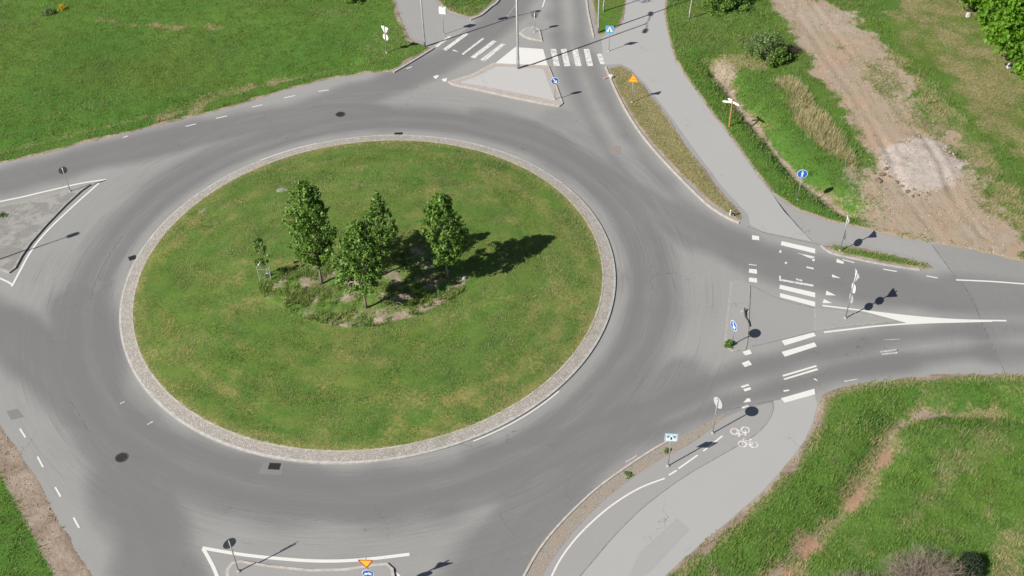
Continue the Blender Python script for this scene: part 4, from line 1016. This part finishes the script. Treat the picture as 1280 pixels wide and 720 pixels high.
# fallen branches? -> lumps and clods beside the sand patch
cl = [(1098, 226, .42), (1103, 219, .34), (1107, 213, .28), (1121, 228, .26), (1128, 233, .22), (1135, 240, .28), (1141, 246, .22), (1093, 217, .24), (1112, 222, .18), (1148, 245, .2), (1086, 206, .2), (1130, 243, .16)]
lab = ['largest dark soil clod at the lower left corner of the sand patch', 'second dark clod up the left corner of the sand patch', 'dark clod highest at the left corner of the sand patch', 'dark clod in the middle of the lower edge of the sand patch', 'small clod below the lower edge of the sand patch', 'clod near the bottom tip of the sand patch', 'rounded clod at the bottom tip of the sand patch', 'brown clod left of the sand patch by the grass', 'small clod between the corner and the lower edge of the sand patch', 'small clod right of the sand patch bottom tip', 'lone clod where grass meets the sand patch', 'tiny clod below the bottom tip of the sand patch']
for i, ((x, y, s_), lb) in enumerate(zip(cl, lab)):
    p = at(x, y); rough_stone('soil_clod', (p.x, p.y, float(ground_z(p.x, p.y))-.03), (s_*.85, s_*.6, s_*.42), lb, M_clod, 'soil clods by the sand patch', i+5, cat='clod')

# loose stones on the track, the sand patch and the bare verge
def loose(name, Pp, g, size, mat, label):
    n = len(Pp); zb = ground_z(Pp[:, 0], Pp[:, 1]); sz = size*(.35+g.random(n)**3*1.8)
    base = np.array([[1, 0, 0], [0, 1, 0], [-1, 0, 0], [0, -1, 0], [0, 0, .8], [0, 0, -.5]], float)
    V = base[None]*sz[:, None, None]*(.7+.6*g.random((n, 6, 1))); a = g.random(n)*2*PI
    X_ = V[..., 0]*np.cos(a)[:, None]-V[..., 1]*np.sin(a)[:, None]; Y_ = V[..., 0]*np.sin(a)[:, None]+V[..., 1]*np.cos(a)[:, None]
    V = np.stack([X_+Pp[:, 0, None], Y_+Pp[:, 1, None], V[..., 2]+zb[:, None]+.01], 2).reshape(-1, 3)
    T = np.array([[0, 1, 4], [1, 2, 4], [2, 3, 4], [3, 0, 4], [1, 0, 5], [2, 1, 5], [3, 2, 5], [0, 3, 5]])
    F = (T[None]+np.arange(n)[:, None, None]*6).reshape(-1, 3)
    return tag(fast_mesh(name, V, F, mat), label, 'stones', kind='stuff')
def loose_mat(name, a_, b_):
    n = NT(name, .95, .1); return n.col(n.mix(n.ramp(n.noise(3, 2), .35, .65), a_, b_))
gq = np.random.default_rng(77)
def scatter(polypx, N, edge=None):
    G = atn(polypx); Pp = np.stack([gq.uniform(G[:, 0].min(), G[:, 0].max(), N*4), gq.uniform(G[:, 1].min(), G[:, 1].max(), N*4)], 1); d = sdf(Pp, G)
    k = (d > .2) & ((d < edge) if edge else True) & (vnoise(Pp, .6, 5)+.4*gq.random(len(Pp)) > .62); return Pp[k][:N]
loose('loose_gravel', scatter(POLY_DRIVE[1:-1], 4200), gq, .038, loose_mat('track_stones', (.22, .17, .13), (.50, .44, .37)), 'loose stones and crumbs of soil on the gravel track')
loose('loose_gravel', scatter([(1082, 195), (1110, 178), (1145, 168), (1185, 175), (1203, 208), (1190, 232), (1160, 255), (1120, 235)], 900, 1.0), gq, .06, loose_mat('sand_lumps', (.24, .18, .14), (.48, .42, .36)), 'lumps round the rim of the pale sand patch')
loose('loose_gravel', scatter([(0, 527), (25, 562), (60, 622), (90, 677), (117, 722), (85, 722), (50, 665), (20, 620), (-10, 590)], 900), gq, .03, loose_mat('verge_stones', (.19, .15, .115), (.42, .36, .30)), 'small stones on the bare verge at the bottom left')
# ---------------------------------------------------------------- foliage
def leaf_material(name, dark, light, rough=.55, trans=.35, vary=None):
    n = NT(name, rough, .35)
    a = n.attr('tint').outputs['Fac']
    c = n.mix(a, dark, light)
    if vary:
        c = n.mix(n.math('MULTIPLY', n.ramp(n.noise(.35, 4, .6), .38, .62), n.ramp(a, .6, .3)), c, vary)
        c = n.mix(n.math('MULTIPLY', n.ramp(n.noise(1.3, 4, .6), .50, .7), .6), c, (.065, .15, .045))
        c = n.mix(n.math('MULTIPLY', n.ramp(n.noise(.6, 5, .65, None, .5), .52, .68), .5), c, (.20, .215, .085))
    n.col(c)
    tr = n.n('ShaderNodeBsdfTranslucent'); n.put(tr.inputs['Color'], n.mix(.4, c, (light[0]*1.5, light[1]*1.4, light[2])))
    ms = n.n('ShaderNodeMixShader'); ms.inputs[0].default_value = trans
    n.t.links.new(n.b.outputs[0], ms.inputs[1]); n.t.links.new(tr.outputs[0], ms.inputs[2]); n.t.links.new(ms.outputs[0], n.out.inputs[0])
    return n.m
M_leaf = leaf_material('linden_leaves', (.045, .11, .018), (.175, .30, .048), .5, .2)
M_leaf2 = leaf_material('maple_leaves', (.055, .15, .012), (.18, .36, .024))
M_leaf3 = leaf_material('willow_leaves', (.075, .13, .04), (.20, .28, .10), .6, .3)
M_everg = leaf_material('evergreen_needles', (.012, .022, .014), (.03, .05, .02), .7, .1)
M_blade = leaf_material('grass_blades', (.120, .285, .045), (.50, .44, .25), .7, .35, (.175, .29, .05))
M_bark = plain('grey_bark', (.24, .21, .17), .95, .1, 0, .3, 12)
M_bark2 = plain('pale_bark', (.38, .35, .30), .95, .1, 0, .3, 9)

def leaves(centres, radii, per, size, seed, up=.3, flat=1.0, droop=0):
    """clumps of leaf shaped quads; returns V, F, tint"""
    g = np.random.default_rng(seed); n = len(centres)
    cidx = np.repeat(np.arange(n), per); N = len(cidx)
    d = g.normal(size=(N, 3)); d /= np.linalg.norm(d, axis=1)[:, None]; rr_ = g.random(N)**.45
    p = centres[cidx]+d*rr_[:, None]*radii[cidx][:, None]*np.array([1, 1, flat])
    nrm = d+g.normal(size=(N, 3))*.7+np.array([0, 0, up]); nrm /= np.linalg.norm(nrm, axis=1)[:, None]
    t = np.cross(nrm, g.normal(size=(N, 3))); t /= np.linalg.norm(t, axis=1)[:, None]; t[:, 2] -= droop; t /= np.linalg.norm(t, axis=1)[:, None]
    b = np.cross(nrm, t); s = size*(.6+.8*g.random(N))[:, None]
    V = np.stack([p-t*s*.6, p+b*s*.42, p+t*s*.7, p-b*s*.42], 1).reshape(-1, 3)
    F = np.arange(4*N).reshape(N, 4)
    ct = g.random(n)[cidx]; tint = np.clip(.25+.45*(ct-.3)+.5*g.random(N), 0, 1)
    return V, F, np.repeat(tint, 4)
def limbs(mb, base, top, r0, seed, spread, n=9, start=.3, r_tip=.012):
    rs = random.Random(seed); base = Vector(base); top = Vector(top); L = (top-base)
    pts = [base+L*k/8+Vector((rs.uniform(-1, 1), rs.uniform(-1, 1), 0))*.012*L.length*(k > 0)*(k < 8) for k in range(9)]
    mb.tube(pts, [r0*(1.25 if k == 0 else 1-.85*k/8) for k in range(9)], 9)
    tips = []
    for i in range(n):
        f = start+(.95-start)*i/n; p = base+L*f; a = i*2.4+rs.uniform(-.4, .4); rad_ = spread*(1-.55*f)*rs.uniform(.7, 1.1)
        q = p+Vector((math.cos(a)*rad_, math.sin(a)*rad_, rad_*rs.uniform(.5, 1.1)))
        m = p.lerp(q, .5)+Vector((0, 0, -.06*rad_)); mb.tube([p, m, q], [r0*(1-f)*.5+.01, r0*(1-f)*.3+.008, r_tip], 6); tips.append(q)
    return tips
def broad_tree(name, base, hh, crown_w, crown_base, seed, label, mat, group=None, per=34, clumps=230, leaf=.135, trunk_r=.09, lean=(0, 0), bark=None, top_pow=1.0, cat='tree', clump_r=.33, pw=(.72, .62)):
    g = np.random.default_rng(seed); t = empty(name, base, 0, label, cat, group)
    mb = MB(); limbs(mb, (0, 0, -.2), (lean[0], lean[1], hh*.95), trunk_r, seed, crown_w*.45, 12, crown_base/hh+.02); mb.build('trunk', bark or M_bark, t, True)
    # crown envelope: ovate, its outline broken by random lobes
    u = g.random(clumps); zz = crown_base+(hh-crown_base)*u
    prof = np.sin(np.clip(u, .02, 1)**pw[0]*PI)**pw[1]*.97+.10*(1-u)
    a = g.random(clumps)*2*PI; lob = 1+.16*np.sin(a*3+seed)+.12*np.sin(a*5+zz*2+seed*2)
    rr_ = crown_w/2*prof*lob*np.sqrt(g.random(clumps)*.85+.15)*.92
    clump_r = clump_r*(.7+.7*g.random(clumps))
    cen = np.stack([lean[0]*u+rr_*np.cos(a), lean[1]*u+rr_*np.sin(a), zz-clump_r*.3], 1)
    rd = clump_r*(.6+.7*g.random(clumps))*(1-.35*u)*(crown_w/3.4)**.5
    V, F, ti = leaves(cen, rd, per, leaf, seed+1)
    c = fast_mesh('crown', V, F, mat, t); set_attr(c, 'tint', ti, 'FLOAT'); return t
GT = 'young broadleaf trees on the central island'
def isl_tree(bpx, tpx, wpx, cb, seed, label, **k):
    cb += .05
    b = at_isl(*bpx); hh = height(bpx, tpx, b.z)
    dist = (b-Vector((0, 0, H))).length; print('TREE', bpx, round(hh, 2), 'w', round(wpx*dist/FPX, 2))
    return broad_tree('broadleaf_tree', b, hh, wpx*dist/FPX*1.02, hh*cb, seed, label, M_leaf, GT, **k)
isl_tree((403, 355), (395, 229), 53, .20, 3, 'tallest tree of the central island, with a long dense crown', per=36, clumps=300, pw=(.95, .45), lean=(-.15, .1))
isl_tree((458, 385), (450, 277), 54, .24, 4, 'broad leafy tree nearest the camera on the bare lower edge of the planting bed', per=34, clumps=260, pw=(.62, .5), lean=(.1, 0))
isl_tree((480, 344), (481, 241), 42, .18, 8, 'tree partly hidden behind the nearest tree of the planting bed', per=30, clumps=170, pw=(.66, .8), lean=(.15, .1))
isl_tree((560, 348), (555, 242), 52, .22, 6, 'rightmost tree of the island, bright oval crown casting the long shadow', per=36, clumps=260, pw=(.70, .58), lean=(-.1, 0))
b = at_isl(333, 349); hh = height((333, 349), (331, 297), b.z)
t = broad_tree('sapling', b, hh, 1.15, hh*.42, 9, 'small staked sapling at the left end of the planting bed', M_leaf, None, per=30, clumps=38, leaf=.11, trunk_r=.025, clump_r=.26)
for k, (dx, dy) in enumerate(((-.42, -.15), (.38, -.2), (.05, .42))):
    mb = MB(); mb.tube([(dx, dy, -.2), (dx, dy, 1.25)], [.03, .03], 8); s_ = mb.build('stake', M_back, t)
mb = MB(); mb.tube([(-.42, -.15, 1.0), (.38, -.2, 1.0), (.05, .42, 1.0), (-.42, -.15, 1.0)], [.015]*4, 6); mb.build('tie', M_conc_o, t)
p = at_isl(330, 346); t = empty('spotlight', p, 0, 'small lamp with a white round head on a thin stand beside the staked sapling', 'spotlight')
h = height((330, 346), (326.5, 329.5), p.z); mb = MB(); mb.tube([(0, 0, -.1), (-.04, 0, h*.7), (-.10, -.02, h)], [.025, .022, .02], 8); mb.build('stand', M_galv, t, True)
mb = MB(); mb.tube([(-.12, -.05, h+.16), (-.12, -.05, h+.10), (-.12, -.05, h-.04), (-.12, -.05, h-.09)], [.08, .15, .15, .07], 14); mb.build('lamp_head', M_white, t, True)
mb = MB(); mb.box((.30, -.05, .22), (.22, .16, .2)); mb.build('junction_box', M_conc_o, t)

# big maples, top right corner
def big_tree(bpx, hh, wd, cb, seed, label, clumps, off=(0, 0)):
    b = at(*bpx); b.z = float(ground_z(b.x, b.y))
    return broad_tree('maple_tree', b, hh, wd, cb, seed, label, M_leaf2, 'large maples in the top right corner', per=44, clumps=clumps, leaf=.26, trunk_r=.26, bark=M_bark2, clump_r=.5, lean=off)
big_tree((1268, 82), 9.5, 8.6, 2.4, 21, 'large bright green maple with pale trunk base in the upper right corner', 620)
big_tree((1226, 14), 8.0, 6.4, 1.2, 22, 'bright maple behind, cut by the top edge of the picture, above the dry field', 380)
big_tree((1310, 118), 7.0, 6.2, 1.0, 23, 'lower maple at the right edge of the picture under the large one', 380)
for px, s_, lb in (((1261, 83), (.42, .22, .16), 'pale flat stone at the foot of the large maple'), ((1210, 20), (.45, .25, .2), 'pale stone at the foot of the maple cut by the top edge')):
    p = at(*px); rough_stone('flat_stone', (p.x, p.y, float(ground_z(p.x, p.y))), s_, lb, M_rock, seed=31)

# trees whose crowns are above the picture, trunks showing
def slim_tree(px, hh, seed, label, leafy, cw=2.4):
    b = at(*px); b.z = float(ground_z(b.x, b.y))
    return broad_tree('slim_tree', b, hh, cw, hh*.62, seed, label, M_leaf3, None, per=10 if not leafy else 26, clumps=60 if not leafy else 130, leaf=.12, trunk_r=.085, bark=M_bark2)
slim_tree((755, 15), 6.2, 41, 'slim pale trunk on the green strip left of the north cycle path', False)
slim_tree((862, 24), 7.5, 42, 'slim grey trunk in the grass right of the north cycle path', True)

# bushes
def bush(name, px, w_, hh, seed, label, mat, per=30, clumps=150, leaf=.13, twig=None, cat='bush', sq=1.0):
    b = at(*px); b.z = float(ground_z(b.x, b.y))-.03; g = np.random.default_rng(seed)
    t = empty(name, b, 0, label, cat)
    mb = MB(); rs = random.Random(seed)
    for k in range(14):
        a = rs.uniform(0, 2*PI); r1 = rs.uniform(.1, .42)*w_
        mb.tube([(0, 0, 0), (math.cos(a)*r1*.5, math.sin(a)*r1*.5, hh*.5), (math.cos(a)*r1, math.sin(a)*r1, hh*rs.uniform(.7, 1.0))], [.035, .022, .008], 5)
    mb.build('stems', twig or M_bark, t)
    a = g.random(clumps)*2*PI; u = g.random(clumps)**.8; rr_ = w_/2*np.sqrt(g.random(clumps))*np.sqrt(1-(u*.9)**2)*(1+.25*np.sin(3*a+seed))
    cen = np.stack([rr_*np.cos(a), rr_*np.sin(a)*sq, u*hh*.9+.08], 1); rd = .28*(.6+.8*g.random(clumps))*(w_/2.5)**.5
    V, F, ti = leaves(cen, rd, per, leaf, seed+1); c = fast_mesh('foliage', V, F, mat, t); set_attr(c, 'tint', ti, 'FLOAT'); return t
bush('willow_bush', (955, 73), 3.3, 2.3, 51, 'grey green loose bush between the ditch and the gravel track', M_leaf3, clumps=125, per=22)
bush('willow_bush', (972, 78), 1.9, 1.5, 52, 'lower green bush leaning against the grey green one by the track', M_leaf, clumps=80)
bush('leafy_shrub', (905, 8), 4.2, 1.3, 53, 'dark shrub at the top edge right of the slim trunk', M_leaf, clumps=150)
bush('evergreen_shrub', (1211, 712), 1.3, .9, 54, 'small black green evergreen shrub at the bottom right', M_everg, per=60, clumps=110, leaf=.07)
bush('weed_tuft', (911.5, 433), .55, .55, 55, 'green weed tuft at the foot of the blue sign on the narrow east island', M_leaf, per=22, clumps=22, leaf=.09, cat='weed')
bush('weed_tuft', (833, 565), .30, .30, 56, 'small dark weed at the kerb left of the white and teal sign', M_leaf3, per=20, clumps=10, leaf=.07, cat='weed')
bush('weed_tuft', (786, 594), .5, .14, 57, 'flat weed patch on the stony strip along the curved kerb', M_leaf3, per=20, clumps=14, leaf=.07, cat='weed')
bush('weed_tuft', (2, 271), .9, .25, 58, 'brownish weed patch at the left edge on the left splitter island', M_leaf3, per=26, clumps=26, leaf=.08, cat='weed')
M_dand = leaf_material('yellow_flowers', (.30, .25, .01), (.75, .55, .02))
bush('flowering_plant', (78, 13), .95, .4, 59, 'clump of yellow flowers in the upper left field', M_dand, per=22, clumps=18, leaf=.08, cat='plant')
bush('leafy_shrub', (62, 18), 1.2, .35, 60, 'low pale weeds beside the yellow flowers in the upper left field', M_leaf3, per=20, clumps=26, leaf=.10)
bush('leafy_shrub', (443, 2), 1.8, .8, 61, 'dark weeds at the top edge of the upper left field', M_leaf, per=24, clumps=40, leaf=.12)

# leafless shrub, bottom right
p = at(1150, 735); p.z = float(ground_z(p.x, p.y)); t = empty('bare_shrub', p, 0, 'wide leafless grey brown shrub at the bottom right edge', 'shrub')
def twig_mesh(seed, n, spread, hh, off=(0, 0)):
    rs = random.Random(seed); mb = MB()
    for k in range(n):
        a = rs.uniform(0, 2*PI); r1 = spread*math.sqrt(rs.random()); h_ = hh*rs.uniform(.6, 1.05)*(1-.35*(r1/spread)**2)
        b0 = Vector((rs.uniform(-1, 1)*spread*.35+off[0], rs.uniform(-1, 1)*spread*.2+off[1], 0)); e = Vector((math.cos(a)*r1+off[0], math.sin(a)*r1*.75+off[1], h_))
        m = b0.lerp(e, .5)+Vector((rs.uniform(-.2, .2), rs.uniform(-.2, .2), .2*h_)); mb.tube([b0, m, e], [.014, .009, .004], 4, 0, False)
        for j in range(5):
            f = rs.uniform(.4, .95); q = b0.lerp(m, f*2) if f < .5 else m.lerp(e, f*2-1)
            d = Vector((rs.uniform(-1, 1), rs.uniform(-1, 1), rs.uniform(0, 1))).normalized()*rs.uniform(.25, .6); mb.tube([q, q+d*.5+Vector((0, 0, .04)), q+d], [.007, .005, .003], 3, 0, False)
    return mb
M_twig = plain('bare_twigs', (.25, .205, .165), .9, .1, 0, .25, 3)
twig_mesh(71, 420, 2.6, 1.9).build('branches', M_twig, t)
p = at(1065, 745); p.z = float(ground_z(p.x, p.y)); t = empty('bare_shrub', p, 0, 'smaller leafless shrub left of the wide one at the bottom edge', 'shrub'); twig_mesh(72, 160, 1.5, 1.2).build('branches', M_twig, t)
mb = twig_mesh(73, 60, .8, .7); p = at(990, 66); p.z = float(ground_z(p.x, p.y)); t = empty('bare_shrub', p, 0, 'dark bare twigs beside the grey green bush at the track edge', 'shrub'); mb.build('branches', plain('dark_twigs', (.07, .06, .05), .9), t)

# ---------------------------------------------------------------- rough grass blades
def blades(n_try, xr, yr, seed, cell):
    g = np.random.default_rng(seed); Pp = np.stack([g.uniform(*xr, n_try), g.uniform(*yr, n_try)], 1)
    return Pp, g
def grass(name, Pp, g, dens, hgt, tint, k=3, wdt=.035, zf=None, mat=M_blade):
    keep = g.random(len(Pp)) < dens; Pp = Pp[keep]; hgt = hgt[keep]; tint = tint[keep]
    n = len(Pp); zb = zf(Pp[:, 0], Pp[:, 1]); i = np.repeat(np.arange(n), k); N = n*k
    a = g.random(N)*2*PI; b0 = Pp[i]+g.normal(size=(N, 2))*.05; hh = hgt[i]*(.6+.7*g.random(N)); le = hh*(.25+.7*g.random(N))
    wv = np.stack([-np.sin(a), np.cos(a)], 1)*wdt*(.6+.8*g.random(N))[:, None]/2; d = np.stack([np.cos(a), np.sin(a)], 1)
    V = np.zeros((N, 3, 3)); V[:, 0, :2] = b0-wv; V[:, 1, :2] = b0+wv; V[:, 2, :2] = b0+d*le[:, None]
    V[:, 0, 2] = V[:, 1, 2] = zb[i]-.02; V[:, 2, 2] = zb[i]+hh
    F = np.arange(3*N).reshape(N, 3); ti = np.clip(tint[i]+g.normal(size=N)*.12, 0, 1)
    o = fast_mesh(name, V.reshape(-1, 3), F, mat); set_attr(o, 'tint', np.repeat(ti, 3), 'FLOAT'); print('BLADES', name, N); return o
Pp, g = blades(760000, (-52, 52), (30, 102), 5, 0)
d_ = green_d(Pp); ok = d_ > .12; Pp = Pp[ok]; d_ = d_[ok]
vx = np.array([proj((x, y, 0)) for x, y in Pp[:1]])
# keep what the picture (and a step aside) can see
Dp = np.column_stack([Pp, np.zeros(len(Pp))])-np.array([0, 0, H]); kz = Dp@np.array(Fv); uu = 640+FPX*(Dp@np.array(Xv))/kz; vv = 360-FPX*(Dp@np.array(Uv))/kz
ok = (uu > -60) & (uu < 1340) & (vv > -60) & (vv < 800); Pp = Pp[ok]; d_ = d_[ok]
a1, a2 = terrain_masks(Pp, d_)
bare = np.maximum.reduce([a1[:, 0]*1.1, a2[:, 0]*1.05, a2[:, 1]*1.4, a2[:, 2]*1.2]).clip(0, 1)
worn = sst(sdf(Pp, atn([(1100, -60), (1110, 20), (1125, 60), (1150, 75), (1185, 110), (1215, 150), (1290, 215), (1700, 330), (1700, -250), (1200, -250)])), -.5, .5)
nwf = sst(sdf(Pp, atn(G_NW)), 0, 1); med = np.maximum(sst(sdf(Pp, atn(G_MED)), 0, .3), sst(sdf(Pp, atn(G_STRIP)), 0, .3))
straw = sst(sdf(Pp, atn([(965, 98), (995, 100), (1030, 140), (1060, 180), (1075, 215), (1050, 205), (1015, 175), (985, 140)])), -.3, .4)
n_ = vnoise(Pp, 1.4, 31); n2_ = vnoise(Pp, .35, 33)
dens = (1-bare)*(.85-.70*worn-.25*nwf-.4*med)*(.35+.9*n_)
hgt = .78*(.10+.14*n_+.10*n2_)*(1-.6*worn)*(1-.25*nwf)*(1-.5*med)+.34*straw
n3_ = vnoise(Pp, .16, 63); tint = .0+.30*n2_*n3_+.12*n3_+.62*sst(a1[:, 1]+.35*(n_-.5), .36, .85)+.25*straw+.2*med
o = grass('rough_grass', Pp, g, dens, hgt, tint.clip(0, 1), 3, .04, ground_z); tag(o, 'rough green and straw coloured grass on the verges and field', 'grass', kind='stuff')
# short turf of the central island
ta = rng.random(170000)*2*PI; tr = (RI-.08)*np.sqrt(rng.random(170000)); Pl = np.stack([CX+tr*np.cos(ta), CY+tr*np.sin(ta)], 1); Pl = Pl[sdf(Pl, bedw) < .2]
_ra = np.hypot(Pl[:, 0]-CX, Pl[:, 1]-CY); _th = np.arctan2(Pl[:, 1]-CY, Pl[:, 0]-CX)
tl = .12+.22*sst(vnoise(np.stack([_ra*1.1, _th*3.5], 1), 1.0, 96), .45, .8)*sst(_ra, 5, 9)+.25*vnoise(Pl, .3, 91)+.30*sst(vnoise(Pl, .8, 92)*.5+vnoise(Pl, .16, 93)*.5, .5, .8)+.35*sst(np.hypot(Pl[:, 0]-CX, Pl[:, 1]-CY), RI-1.2, RI)
o = grass('short_turf', Pl, rng, np.full(len(Pl), 1.0), .035+.05*vnoise(Pl, 1.5, 94), tl*1.15+.05, 2, .035, lambda x, y: island_z(np.hypot(x-CX, y-CY))+.0); tag(o, 'short mown turf of the round central island', 'turf', kind='stuff')
# weeds of the planting bed
Pb = np.stack([rng.uniform(bedw[:, 0].min(), bedw[:, 0].max(), 16000), rng.uniform(bedw[:, 1].min(), bedw[:, 1].max(), 16000)], 1)
sb = sdf(Pb, bedw); Pb = Pb[sb > .05]; nb = vnoise(Pb, 1.1, 12); nb2 = vnoise(Pb, 2.7, 14)
o = grass('bed_weeds', Pb, rng, sst(.6*nb+.4*nb2, .35, .65), .10+.26*nb2*nb, (.05+.55*(vnoise(Pb, 1.6, 18)-.2)).clip(0, 1), 4, .05, lambda x, y: island_z(np.hypot(x-CX, y-CY))+.03); tag(o, 'unmown weeds covering the planting bed under the island trees', 'weeds', kind='stuff')
